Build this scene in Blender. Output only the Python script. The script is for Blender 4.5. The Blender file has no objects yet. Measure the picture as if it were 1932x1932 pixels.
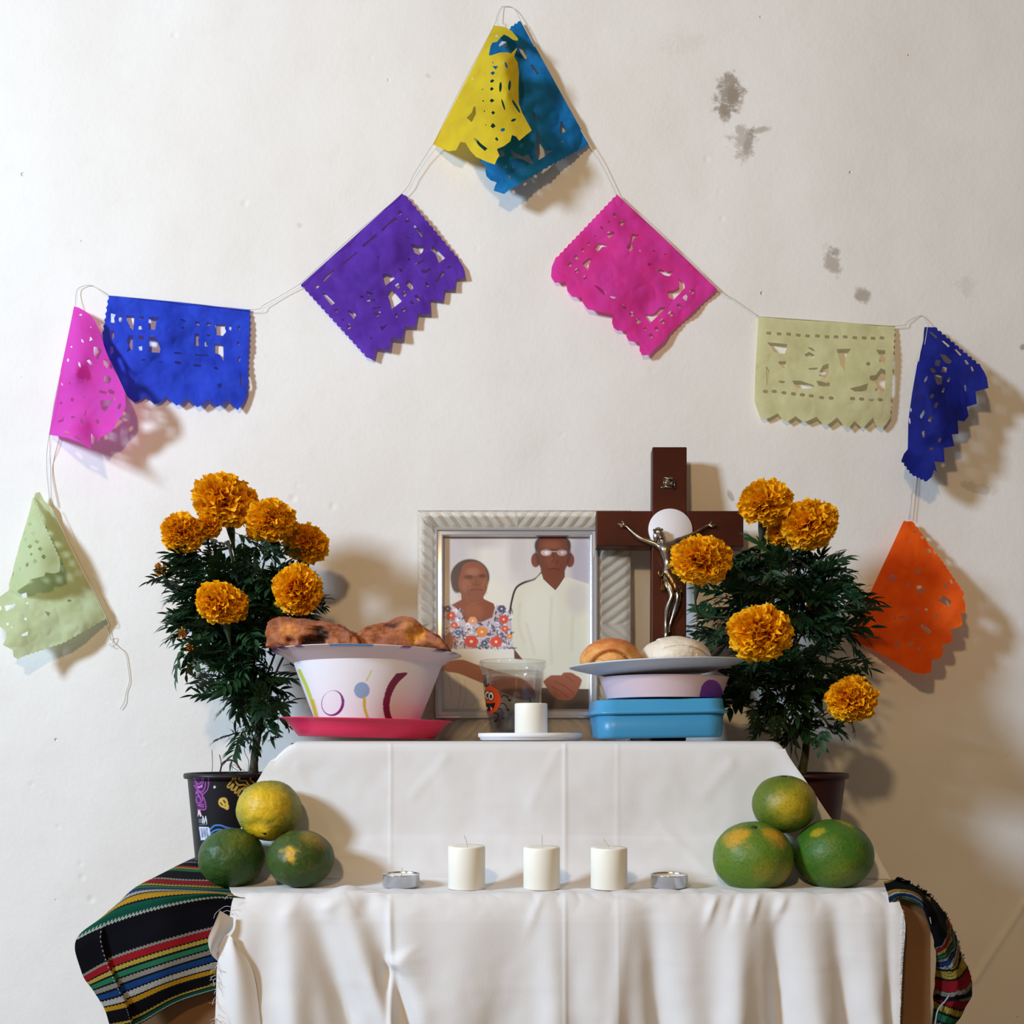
import bpy, math, random
import numpy as np
from mathutils import Vector, Matrix, Euler, noise as mnoise

random.seed(7); np.random.seed(7)
S = bpy.context.scene
COL = S.collection

# ---------------------------------------------------------------- camera, world, lights, exposure
F = 1950.0            # focal length in pixels of the 1932 px frame
DW = 1.40             # camera to back wall
CZ = 0.72             # camera height
cam_d = bpy.data.cameras.new('camera')
cam_d.sensor_fit = 'HORIZONTAL'; cam_d.sensor_width = 36.0
cam_d.lens = 36.0*F/1932.0
cam_d.shift_y = (1395-966)/1932.0
cam_d.clip_start = 0.05
cam = bpy.data.objects.new('camera', cam_d); COL.objects.link(cam)
cam.location = (0, -DW, CZ); cam.rotation_euler = (math.pi/2, 0, 0)
S.camera = cam

W = bpy.data.worlds.new('world'); S.world = W; W.use_nodes = True
W.node_tree.nodes['Background'].inputs[0].default_value = (1.0, 0.76, 0.50, 1)
W.node_tree.nodes['Background'].inputs[1].default_value = 0.165

def look_at(o, target):
    o.rotation_euler = (Vector(target)-o.location).to_track_quat('-Z', 'Y').to_euler()

ld = bpy.data.lights.new('window_daylight', 'AREA'); ld.shape = 'RECTANGLE'
ld.size = 0.36; ld.size_y = 0.5; ld.energy = 100.0; ld.color = (0.60, 0.79, 1.0)
lo = bpy.data.objects.new('window_daylight', ld); COL.objects.link(lo)
lo.location = (-2.30, -1.95, 1.80); look_at(lo, (0.1, 0, 0.95))

wd = bpy.data.lights.new('ceiling_lamp', 'POINT'); wd.shadow_soft_size = 0.06
wd.energy = 46.0; wd.color = (1.0, 0.69, 0.36)
wo = bpy.data.objects.new('ceiling_lamp', wd); COL.objects.link(wo)
wo.location = (-0.35, -1.90, 1.60)

S.view_settings.view_transform = 'Standard'; S.view_settings.look = 'None'
S.view_settings.gamma = 1.0; S.view_settings.use_curve_mapping = False
S.view_settings.exposure = 0.05

# ---------------------------------------------------------------- helpers
def P(px, py, y=0.0):
    """a point that stands at depth y (0 = the wall, negative = towards the viewer)"""
    d = DW+y
    return Vector(((px-966.0)*d/F, y, CZ+(1395.0-py)*d/F))
def mm(px, y=0.0):
    return px*(DW+y)/F
def lin(c):
    c = np.asarray(c, float)
    c = c/255.0 if c.max() > 1.0 else c
    return np.where(c <= 0.04045, c/12.92, ((c+0.055)/1.055)**2.4)

def nd(nt, t, loc=(0, 0), **kw):
    n = nt.nodes.new(t)
    for k, v in kw.items():
        setattr(n, k, v)
    return n
def newmat(name):
    m = bpy.data.materials.new(name); m.use_nodes = True
    return m, m.node_tree, m.node_tree.nodes['Principled BSDF']

def mat(name, color, rough=0.6, metal=0.0, trans=0.0, ior=1.45, bump=0.0, bscale=60.0, bdetail=4.0,
        var=0.0, vscale=12.0, color2=None, vcol=None, sss=0.0, spec=0.5, coat=0.0, sheen=0.0, translucent=0.0, objrand=0.0, coords='Object'):
    m, nt, b = newmat(name)
    c = tuple(lin(color)) if max(color) > 1 else tuple(color)
    b.inputs['Base Color'].default_value = (*c, 1)
    b.inputs['Roughness'].default_value = rough
    b.inputs['Metallic'].default_value = metal
    b.inputs['Transmission Weight'].default_value = trans
    b.inputs['IOR'].default_value = ior
    b.inputs['Specular IOR Level'].default_value = spec
    b.inputs['Coat Weight'].default_value = coat
    b.inputs['Sheen Weight'].default_value = sheen
    if sss:
        b.inputs['Subsurface Weight'].default_value = sss
        b.inputs['Subsurface Radius'].default_value = (0.006, 0.004, 0.003)
    tc = nd(nt, 'ShaderNodeTexCoord')
    src = None
    if vcol:
        a = nd(nt, 'ShaderNodeVertexColor', layer_name=vcol); src = a.outputs['Color']
    if var > 0 or color2 is not None:
        n = nd(nt, 'ShaderNodeTexNoise'); n.inputs['Scale'].default_value = vscale; n.inputs['Detail'].default_value = 5
        nt.links.new(tc.outputs[coords], n.inputs['Vector'])
        mr = nd(nt, 'ShaderNodeMapRange'); mr.inputs[1].default_value = 0.3; mr.inputs[2].default_value = 0.7
        nt.links.new(n.outputs['Fac'], mr.inputs[0])
        mx = nd(nt, 'ShaderNodeMix', data_type='RGBA')
        nt.links.new(mr.outputs[0], mx.inputs['Factor'])
        if src is None:
            mx.inputs['A'].default_value = (*c, 1)
            c2 = tuple(lin(color2)) if color2 is not None else tuple(x*(1-var) for x in c)
            mx.inputs['B'].default_value = (*c2, 1)
        else:
            mx.inputs['A'].default_value = (1, 1, 1, 1); mx.inputs['B'].default_value = (1-var, 1-var, 1-var, 1)
            mu = nd(nt, 'ShaderNodeMix', data_type='RGBA', blend_type='MULTIPLY'); mu.inputs['Factor'].default_value = 1
            nt.links.new(src, mu.inputs['A']); nt.links.new(mx.outputs['Result'], mu.inputs['B']); mx = mu
        src = mx.outputs['Result']
    if objrand:
        oi = nd(nt, 'ShaderNodeObjectInfo'); hs = nd(nt, 'ShaderNodeHueSaturation')
        mr = nd(nt, 'ShaderNodeMapRange'); mr.inputs[3].default_value = 1-objrand; mr.inputs[4].default_value = 1+objrand
        nt.links.new(oi.outputs['Random'], mr.inputs[0]); nt.links.new(mr.outputs[0], hs.inputs['Value'])
        if src is None:
            hs.inputs['Color'].default_value = (*c, 1)
        else:
            nt.links.new(src, hs.inputs['Color'])
        src = hs.outputs['Color']
    if src is not None:
        nt.links.new(src, b.inputs['Base Color'])
    if bump:
        n = nd(nt, 'ShaderNodeTexNoise'); n.inputs['Scale'].default_value = bscale; n.inputs['Detail'].default_value = bdetail
        nt.links.new(tc.outputs[coords], n.inputs['Vector'])
        bp = nd(nt, 'ShaderNodeBump'); bp.inputs['Strength'].default_value = 1.0; bp.inputs['Distance'].default_value = bump
        nt.links.new(n.outputs['Fac'], bp.inputs['Height']); nt.links.new(bp.outputs[0], b.inputs['Normal'])
    if translucent:
        tl = nd(nt, 'ShaderNodeBsdfTranslucent')
        if src is not None: nt.links.new(src, tl.inputs['Color'])
        else: tl.inputs['Color'].default_value = (*c, 1)
        ms = nd(nt, 'ShaderNodeMixShader'); ms.inputs[0].default_value = translucent
        out = nt.nodes['Material Output']
        nt.links.new(b.outputs[0], ms.inputs[1]); nt.links.new(tl.outputs[0], ms.inputs[2]); nt.links.new(ms.outputs[0], out.inputs['Surface'])
    return m

def tag(o, label=None, cat=None, group=None, kind=None):
    if label: o['label'] = label
    if cat: o['category'] = cat
    if group: o['group'] = group
    if kind: o['kind'] = kind
    return o

def thing(name, loc, label, cat, group=None):
    o = bpy.data.objects.new(name, None); COL.objects.link(o); o.location = loc
    o.empty_display_size = 0.02
    return tag(o, label, cat, group)

def wloc(o):
    v = Vector((0, 0, 0))
    while o is not None:
        v += o.location; o = o.parent
    return v

def build(name, V, Fc, m, parent=None, smooth=True, colors=None, cname='col', label=None, cat=None, group=None, kind=None, origin=None):
    """world-space verts -> one mesh object whose origin is its own base (or its parent's)"""
    V = np.asarray([tuple(v) for v in V] if not isinstance(V, np.ndarray) else V, float)
    if parent is not None:
        O = np.array(wloc(parent)); 
    elif origin is not None:
        O = np.array(origin)
    else:
        O = np.array([(V[:, 0].min()+V[:, 0].max())/2, (V[:, 1].min()+V[:, 1].max())/2, V[:, 2].min()])
    me = bpy.data.meshes.new(name)
    me.from_pydata((V-O).tolist(), [], [tuple(f) for f in Fc]); 
    if smooth:
        me.polygons.foreach_set('use_smooth', [True]*len(me.polygons))
    if colors is not None:
        a = me.color_attributes.new(cname, 'FLOAT_COLOR', 'POINT')
        c = np.ones((len(V), 4)); c[:, :3] = colors
        a.data.foreach_set('color', c.ravel())
    if m is not None: me.materials.append(m)
    me.update()
    o = bpy.data.objects.new(name, me); COL.objects.link(o)
    if parent is not None: o.parent = parent
    else: o.location = O
    return tag(o, label, cat, group, kind)

class MB:
    def __init__(s): s.v = []; s.f = []; s.c = []
    def add(s, V, Fc, c=None):
        n = len(s.v); s.v += [tuple(v) for v in V]; s.f += [tuple(i+n for i in f) for f in Fc]
        if c is not None: s.c += [c]*len(V) if np.ndim(c) == 1 else list(c)
        return s
    def box(s, lo, hi, c=None):
        x0, y0, z0 = lo; x1, y1, z1 = hi
        V = [(x0, y0, z0), (x1, y0, z0), (x1, y1, z0), (x0, y1, z0), (x0, y0, z1), (x1, y0, z1), (x1, y1, z1), (x0, y1, z1)]
        return s.add(V, [(3, 2, 1, 0), (4, 5, 6, 7), (0, 1, 5, 4), (1, 2, 6, 5), (2, 3, 7, 6), (3, 0, 4, 7)], c)
    def tube(s, pts, r, n=6, c=None, caps=True):
        V, Fc = tube(pts, r, n, caps); return s.add(V, Fc, c)

def tube(pts, r, n=6, caps=True):
    pts = [Vector(p) for p in pts]; N = len(pts)
    rs = r if hasattr(r, '__len__') else [r]*N
    V = []; Fc = []; up = None
    for i, p in enumerate(pts):
        t = (pts[min(i+1, N-1)]-pts[max(i-1, 0)])
        if t.length < 1e-9: t = Vector((0, 0, 1))
        t.normalize()
        if up is None:
            up = t.orthogonal().normalized()
        else:
            up = (up-t*up.dot(t))
            up = up.normalized() if up.length > 1e-6 else t.orthogonal().normalized()
        w = t.cross(up)
        for k in range(n):
            a = 2*math.pi*k/n
            V.append(p+(up*math.cos(a)+w*math.sin(a))*rs[i])
    for i in range(N-1):
        for k in range(n):
            k2 = (k+1) % n
            Fc.append((i*n+k, i*n+k2, (i+1)*n+k2, (i+1)*n+k))
    if caps:
        Fc.append(tuple(range(n-1, -1, -1))); Fc.append(tuple((N-1)*n+k for k in range(n)))
    return V, Fc

def spline(pts, n=8):
    """Catmull-Rom through the points"""
    p = [np.array(tuple(q), float) for q in pts]
    if len(p) < 3:
        return [p[0]+(p[-1]-p[0])*t for t in np.linspace(0, 1, n+1)]
    out = []
    q = [2*p[0]-p[1]]+p+[2*p[-1]-p[-2]]
    for i in range(1, len(q)-2):
        for t in np.linspace(0, 1, n, endpoint=False):
            a, b, c, d = q[i-1], q[i], q[i+1], q[i+2]
            out.append(0.5*((2*b)+(-a+c)*t+(2*a-5*b+4*c-d)*t*t+(-a+3*b-3*c+d)*t**3))
    out.append(p[-1]); return out

def grid_faces(nu, nv, wrap=False):
    Fc = []
    for i in range(nu-1):
        for j in range(nv if wrap else nv-1):
            j2 = (j+1) % nv
            Fc.append((i*nv+j, i*nv+j2, (i+1)*nv+j2, (i+1)*nv+j))
    return Fc

def lathe(prof, n=48, center=(0, 0, 0), tilt=None, close=False):
    """profile [(r,z)...] round the z axis; rings indexed i*n+k"""
    a = 2*np.pi*np.arange(n)/n
    V = np.zeros((len(prof)*n, 3))
    for i, (r, z) in enumerate(prof):
        V[i*n:(i+1)*n, 0] = r*np.cos(a); V[i*n:(i+1)*n, 1] = r*np.sin(a); V[i*n:(i+1)*n, 2] = z
    Fc = [tuple(f) for f in grid_faces(len(prof), n, True)]
    if close: Fc += [tuple(f) for f in [[(len(prof)-1)*n+k, (len(prof)-1)*n+(k+1) % n, (k+1) % n, k] for k in range(n)]]
    if tilt is not None:
        R = np.array(Euler(tilt).to_matrix()); V = V@R.T
    return V+np.array(center), Fc

def sphere_dirs(nu=64, nv=96):
    th = np.linspace(0, np.pi, nu); ph = 2*np.pi*np.arange(nv)/nv
    T, Ph = np.meshgrid(th, ph, indexing='ij')
    D = np.stack([np.sin(T)*np.cos(Ph), np.sin(T)*np.sin(Ph), np.cos(T)], -1).reshape(-1, 3)
    return D, [tuple(f) for f in grid_faces(nu, nv, True)]

def nz(pts, scale, seed=0.0, octv=3):
    o = Vector((seed*3.1, seed*7.7, seed*1.3))
    return np.array([mnoise.fractal(Vector(p)*scale+o, 1.0, 2.0, octv) for p in np.asarray(pts)])

# ---- 2D fields
def seg_dist(X, Y, a, b):
    ax, ay = a; bx, by = b
    dx, dy = bx-ax, by-ay
    L = dx*dx+dy*dy+1e-12
    t = np.clip(((X-ax)*dx+(Y-ay)*dy)/L, 0, 1)
    return np.hypot(X-ax-t*dx, Y-ay-t*dy)
def poly_sdf(X, Y, pts):
    """positive inside"""
    d = np.full(X.shape, 1e9); ins = np.zeros(X.shape, bool)
    n = len(pts)
    for i in range(n):
        a = pts[i]; b = pts[(i+1) % n]
        d = np.minimum(d, seg_dist(X, Y, a, b))
        if a[1] != b[1]:
            c = ((a[1] > Y) != (b[1] > Y)) & (X < (b[0]-a[0])*(Y-a[1])/(b[1]-a[1])+a[0])
            ins ^= c
    return np.where(ins, d, -d)
def ell_sdf(X, Y, cx, cy, rx, ry, rot=0.0):
    c, s = math.cos(rot), math.sin(rot)
    u = (X-cx)*c+(Y-cy)*s; v = -(X-cx)*s+(Y-cy)*c
    q = np.hypot(u/rx, v/ry)
    return (1-q)*min(rx, ry)
def line_sdf(X, Y, pts, w):
    d = np.full(X.shape, 1e9)
    for a, b in zip(pts[:-1], pts[1:]):
        d = np.minimum(d, seg_dist(X, Y, a, b))
    return w-d

def scallop(a, b, n, amp):
    """bumps that bulge to the right-hand side of a->b seen with y down; amp sign flips"""
    a = np.array(a, float); b = np.array(b, float); out = []
    t = b-a; nrm = np.array([t[1], -t[0]])/np.linalg.norm(t)
    for i in range(n):
        for k in range(6):
            u = (i+k/6.0)/n
            out.append(tuple(a+t*u+nrm*amp*math.sin(math.pi*k/6.0)))
    return out

def cut_mesh(field, X, Y, to3d, colfn=None):
    """marching squares with clipping: keeps field > 0; returns verts, faces, colors"""
    ny, nx = X.shape
    V2 = []; Fc = []; key = {}
    pos = field > 0
    def node(i, j):
        k = (i, j)
        if k not in key:
            key[k] = len(V2); V2.append((X[i, j], Y[i, j]))
        return key[k]
    def cross(i0, j0, i1, j1):
        k = (i0, j0, i1, j1) if (i0, j0) < (i1, j1) else (i1, j1, i0, j0)
        if k not in key:
            f0 = field[k[0], k[1]]; f1 = field[k[2], k[3]]
            t = min(max(f0/(f0-f1), 0.02), 0.98)
            key[k] = len(V2)
            V2.append((X[k[0], k[1]]*(1-t)+X[k[2], k[3]]*t, Y[k[0], k[1]]*(1-t)+Y[k[2], k[3]]*t))
        return key[k]
    cnt = pos[:-1, :-1].astype(int)+pos[1:, :-1]+pos[:-1, 1:]+pos[1:, 1:]
    for i, j in zip(*np.nonzero(cnt)):
        cs = [(i, j), (i, j+1), (i+1, j+1), (i+1, j)]
        if cnt[i, j] == 4:
            Fc.append(tuple(node(*c) for c in cs)); continue
        f = []
        for k in range(4):
            a = cs[k]; b = cs[(k+1) % 4]
            if pos[a]: f.append(node(*a))
            if pos[a] != pos[b]: f.append(cross(*a, *b))
        if len(f) >= 3: Fc.append(tuple(f))
    V2 = np.array(V2)
    V3 = to3d(V2[:, 0], V2[:, 1])
    return V3, Fc, (colfn(V2[:, 0], V2[:, 1]) if colfn else None)

class TPS:
    """thin-plate spline through scattered depth values"""
    def __init__(s, pts, lam=1e-3):
        p = np.array(pts, float); s.p = p[:, :2]; n = len(p)
        s.sc = np.ptp(s.p, axis=0).max(); q = s.p/s.sc
        r = np.linalg.norm(q[:, None]-q[None], axis=-1)
        K = np.where(r > 0, r*r*np.log(r+1e-12), 0)+lam*np.eye(n)
        A = np.zeros((n+3, n+3)); A[:n, :n] = K
        A[:n, n] = 1; A[:n, n+1:] = q; A[n, :n] = 1; A[n+1:, :n] = q.T
        s.w = np.linalg.solve(A, np.concatenate([p[:, 2], [0, 0, 0]])); s.q = q
    def __call__(s, x, y):
        q = np.stack([x/s.sc, y/s.sc], -1)
        r = np.linalg.norm(q[:, None]-s.q[None], axis=-1)
        K = np.where(r > 0, r*r*np.log(r+1e-12), 0)
        n = len(s.q)
        return K@s.w[:n]+s.w[n]+q@s.w[n+1:]

class Canvas:
    def __init__(s, x0, y0, x1, y1, step, bg):
        s.x0, s.y0, s.st = x0, y0, step
        s.xs = np.arange(x0, x1+step, step); s.ys = np.arange(y0, y1+step, step)
        s.X, s.Y = np.meshgrid(s.xs, s.ys)
        s.I = np.ones(s.X.shape+(3,))*lin(bg)
    def put(s, sdf, c, soft=None, a=1.0):
        soft = soft or s.st
        m = np.clip(sdf/soft+0.5, 0, 1)*a
        c = lin(c)
        s.I = s.I*(1-m[..., None])+c*m[..., None]; return s
    def poly(s, pts, c, soft=None, a=1.0, curve=0):
        if curve: pts = [tuple(q) for q in spline(list(pts)+[pts[0]], curve)][:-1]
        return s.put(poly_sdf(s.X, s.Y, pts), c, soft, a)
    def ell(s, cx, cy, rx, ry, c, rot=0, soft=None, a=1.0):
        return s.put(ell_sdf(s.X, s.Y, cx, cy, rx, ry, rot), c, soft, a)
    def line(s, pts, w, c, soft=None, a=1.0, curve=0):
        if curve: pts = [tuple(q) for q in spline(pts, curve)]
        return s.put(line_sdf(s.X, s.Y, pts, w/2.0), c, soft, a)
    def sample(s, x, y):
        u = np.clip((x-s.x0)/s.st, 0, len(s.xs)-1.001); v = np.clip((y-s.y0)/s.st, 0, len(s.ys)-1.001)
        i = u.astype(int); j = v.astype(int); fu = (u-i)[:, None]; fv = (v-j)[:, None]
        I = s.I
        return (I[j, i]*(1-fu)+I[j, i+1]*fu)*(1-fv)+(I[j+1, i]*(1-fu)+I[j+1, i+1]*fu)*fv
# ---------------------------------------------------------------- wall and floor
def wall_material():
    m, nt, b = newmat('old_painted_plaster')
    geo = nd(nt, 'ShaderNodeNewGeometry')
    def N(scale, detail=4, rough=0.6):
        n = nd(nt, 'ShaderNodeTexNoise'); n.inputs['Scale'].default_value = scale; n.inputs['Detail'].default_value = detail
        n.inputs['Roughness'].default_value = rough
        nt.links.new(geo.outputs['Position'], n.inputs['Vector']); return n.outputs['Fac']
    def MR(src, a, b_, c, d):
        r = nd(nt, 'ShaderNodeMapRange'); r.inputs[1].default_value = a; r.inputs[2].default_value = b_
        r.inputs[3].default_value = c; r.inputs[4].default_value = d; nt.links.new(src, r.inputs[0]); return r.outputs[0]
    def M(op, a, b_):
        r = nd(nt, 'ShaderNodeMath', operation=op)
        for k, v in enumerate((a, b_)):
            if hasattr(v, 'links'): nt.links.new(v, r.inputs[k])
            else: r.inputs[k].default_value = v
        return r.outputs[0]
    def MIX(f, a, c):
        x = nd(nt, 'ShaderNodeMix', data_type='RGBA')
        if hasattr(f, 'links'): nt.links.new(f, x.inputs['Factor'])
        else: x.inputs['Factor'].default_value = f
        if hasattr(a, 'links'): nt.links.new(a, x.inputs['A'])
        else: x.inputs['A'].default_value = (*a, 1)
        x.inputs['B'].default_value = (*c, 1); return x.outputs['Result']
    col = MIX(MR(N(2.2), 0.35, 0.7, 0, 1), (0.80, 0.765, 0.73), (0.76, 0.715, 0.665))
    col = MIX(MR(N(30, 5), 0.52, 0.75, 0, 0.35), col, (0.72, 0.68, 0.62))
    nf = N(85, 5, 0.75); nf2 = N(38, 3)
    # dirt marks: px, py, rx, ry, rot, strength, raggedness
    marks = [(1376, 178, 27, 36, 0.2, 1.0, 1.2), (1382, 178, 14, 20, 0.3, 1.0, .8), (1369, 213, 13, 16, .0, .8, 1.3), (1405, 262, 24, 26, .6, .65, 1.4), (1412, 268, 9, 36, .3, .6, 1.0),
             (1430, 247, 26, 7, -.25, .7, .9), (1569, 492, 14, 26, -.45, .75, 1.0), (1577, 476, 9, 9, 0, .8, .6), (1625, 558, 15, 18, -.2, .85, .7),
             (1379, 936, 5, 11, -.4, .7, .8), (1850, 925, 26, 9, .3, .4, 1.2), (1823, 543, 20, 20, 0, .18, 1.2), (1930, 655, 6, 6, 0, .9, .6),
             (565, 425, 5, 5, 0, .25, 1.0), (808, 143, 9, 5, .2, .3, 1.5), (1290, 80, 40, 22, -.3, .10, 1.0)]
    for (px, py, rx, ry, rot, st, rag) in marks:
        c = P(px, py)
        mp = nd(nt, 'ShaderNodeVectorMath', operation='SUBTRACT'); mp.inputs[1].default_value = c
        nt.links.new(geo.outputs['Position'], mp.inputs[0])
        mm_ = nd(nt, 'ShaderNodeMapping', vector_type='TEXTURE')
        mm_.inputs['Rotation'].default_value = (0, rot, 0); mm_.inputs['Scale'].default_value = (mm(rx), 10, mm(ry))
        nt.links.new(mp.outputs[0], mm_.inputs[0])
        ln = nd(nt, 'ShaderNodeVectorMath', operation='LENGTH'); nt.links.new(mm_.outputs[0], ln.inputs[0])
        r = M('ADD', ln.outputs['Value'], M('MULTIPLY', M('SUBTRACT', nf, 0.5), 2.6*rag))
        r = M('ADD', r, M('MULTIPLY', M('SUBTRACT', nf2, 0.5), 2.2*rag))
        f = MR(r, 0.6, 1.15, st*0.85, 0.0)
        col = MIX(f, col, (0.30, 0.245, 0.19))
    nt.links.new(col, b.inputs['Base Color'])
    b.inputs['Roughness'].default_value = 0.72; b.inputs['Specular IOR Level'].default_value = 0.3
    # relief: trowel waves, fine grain, pits
    v = nd(nt, 'ShaderNodeTexVoronoi'); v.inputs['Scale'].default_value = 26; nt.links.new(geo.outputs['Position'], v.inputs['Vector'])
    sel = MR(v.outputs['Color'], 0.86, 0.9, 0.0, 1.0)
    sz = MR(N(7), 0.4, 0.7, 0.03, 0.10)
    pit = M('MULTIPLY', M('MULTIPLY', sel, MR(M('DIVIDE', v.outputs['Distance'], sz), 0.4, 1.0, 1.0, 0.0)), -1.0)
    h = M('ADD', M('MULTIPLY', N(3.0, 2), 9.0), M('MULTIPLY', N(24, 5), 0.55))
    h = M('ADD', h, M('MULTIPLY', N(160, 4), 0.16))
    h = M('ADD', h, M('MULTIPLY', pit, 0.9))
    bp = nd(nt, 'ShaderNodeBump'); bp.inputs['Strength'].default_value = 1.0; bp.inputs['Distance'].default_value = 0.0016
    nt.links.new(h, bp.inputs['Height']); nt.links.new(bp.outputs[0], b.inputs['Normal'])
    return m

# the wall, with its larger chips and the ridge low on the right really dented into it
def make_wall():
    xs = np.concatenate([np.linspace(-2.4, -0.78, 8), np.linspace(-0.76, 0.76, 500), np.linspace(0.78, 2.4, 8)])
    zs = np.concatenate([np.linspace(0.0, 0.28, 4), np.linspace(0.3, 1.78, 500), np.linspace(1.8, 2.6, 6)])
    X, Z = np.meshgrid(xs, zs, indexing='ij'); Yd = np.zeros_like(X)
    chips = [(553, 940, 6), (628, 955, 5), (172, 1697, 6), (152, 1630, 4), (330, 66, 4), (462, 383, 5), (1333, 300, 4), (560, 915, 3), (900, 470, 3), (130, 1140, 4),
             (1358, 362, 3), (1362, 413, 4), (90, 1350, 3), (60, 1480, 4), (110, 1560, 4), (270, 1400, 3), (155, 1655, 5), (700, 110, 3), (1480, 700, 3), (1904, 1427, 4), (1230, 700, 3), (1060, 820, 3)]
    for px, py, r in chips:
        c = P(px, py); d = np.hypot(X-c.x, Z-c.z)/mm(r)
        Yd += 0.0013*np.exp(-d**2)*1.0-0.0003*np.exp(-((d-1.5)/0.5)**2)
    a = P(1932, 1705); b_ = P(1838, 1850); a2 = P(1990, 1650)
    for p, q in ((a2, a), (a, b_)):
        d = seg_dist(X, Z, (p.x, p.z), (q.x, q.z)); Yd -= 0.0030*np.exp(-(d/0.004)**2)
    Yd -= 0.0003*np.exp(-(seg_dist(X, Z, (P(600, 1090).x, P(600, 1090).z), (P(760, 1010).x, P(760, 1010).z))/0.009)**2)
    V = np.stack([X, Yd, Z], -1).reshape(-1, 3)
    nx, n2 = X.shape
    Fc = [(i*n2+j, (i+1)*n2+j, (i+1)*n2+j+1, i*n2+j+1) for i in range(nx-1) for j in range(n2-1)]
    build('wall_back', V, Fc, wall_material(), kind='structure')
make_wall()
mb = MB(); mb.box((-2.4, -2.6, -0.06), (2.4, 0.0, 0.0))
build('floor', mb.v, mb.f, mat('floor_cement', (150, 140, 128), rough=0.6, color2=(120, 112, 102), vscale=5, bump=0.001, bscale=40), smooth=False, kind='structure')

# ---------------------------------------------------------------- boxes under the cloths
TOPZ = CZ-0.002       # top of the upper step
SHZ = CZ-0.150        # top of the lower step
card = mat('cardboard', (122, 86, 54), rough=0.85, color2=(108, 74, 44), vscale=6, bump=0.0004, bscale=90)
def carton(name, lo, hi, label):
    x0, y0, z0 = lo; x1, y1, z1 = hi
    t = thing(name, ((x0+x1)/2, (y0+y1)/2, z0), label, 'box')
    e = 0.004
    for nm, l, h in (('side_panel', (x0, y0, z0), (x0+e, y1, z1-e)), ('side_panel', (x1-e, y0, z0), (x1, y1, z1-e)),
                     ('front_panel', (x0+e, y0, z0), (x1-e, y0+e, z1-e)), ('back_panel', (x0+e, y1-e, z0), (x1-e, y1, z1-e)),
                     ('top_flap', (x0, y0, z1-e), (x1, (y0+y1)/2-0.001, z1)), ('top_flap', (x0, (y0+y1)/2+0.001, z1-e), (x1, y1, z1))):
        m_ = MB(); m_.box(l, h); build(nm, m_.v, m_.f, card, t, smooth=False)
    return t
carton('cardboard_box', (-0.376, -0.395, 0.0), (0.407, -0.030, SHZ-0.004), 'large brown cardboard box under the cloths, its bare corner showing right of the tablecloth')
carton('cardboard_box', (-0.240, -0.278, SHZ+0.001), (0.285, -0.030, TOPZ-0.002), 'smaller cardboard box hidden under the upper step of the white tablecloth')

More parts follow.
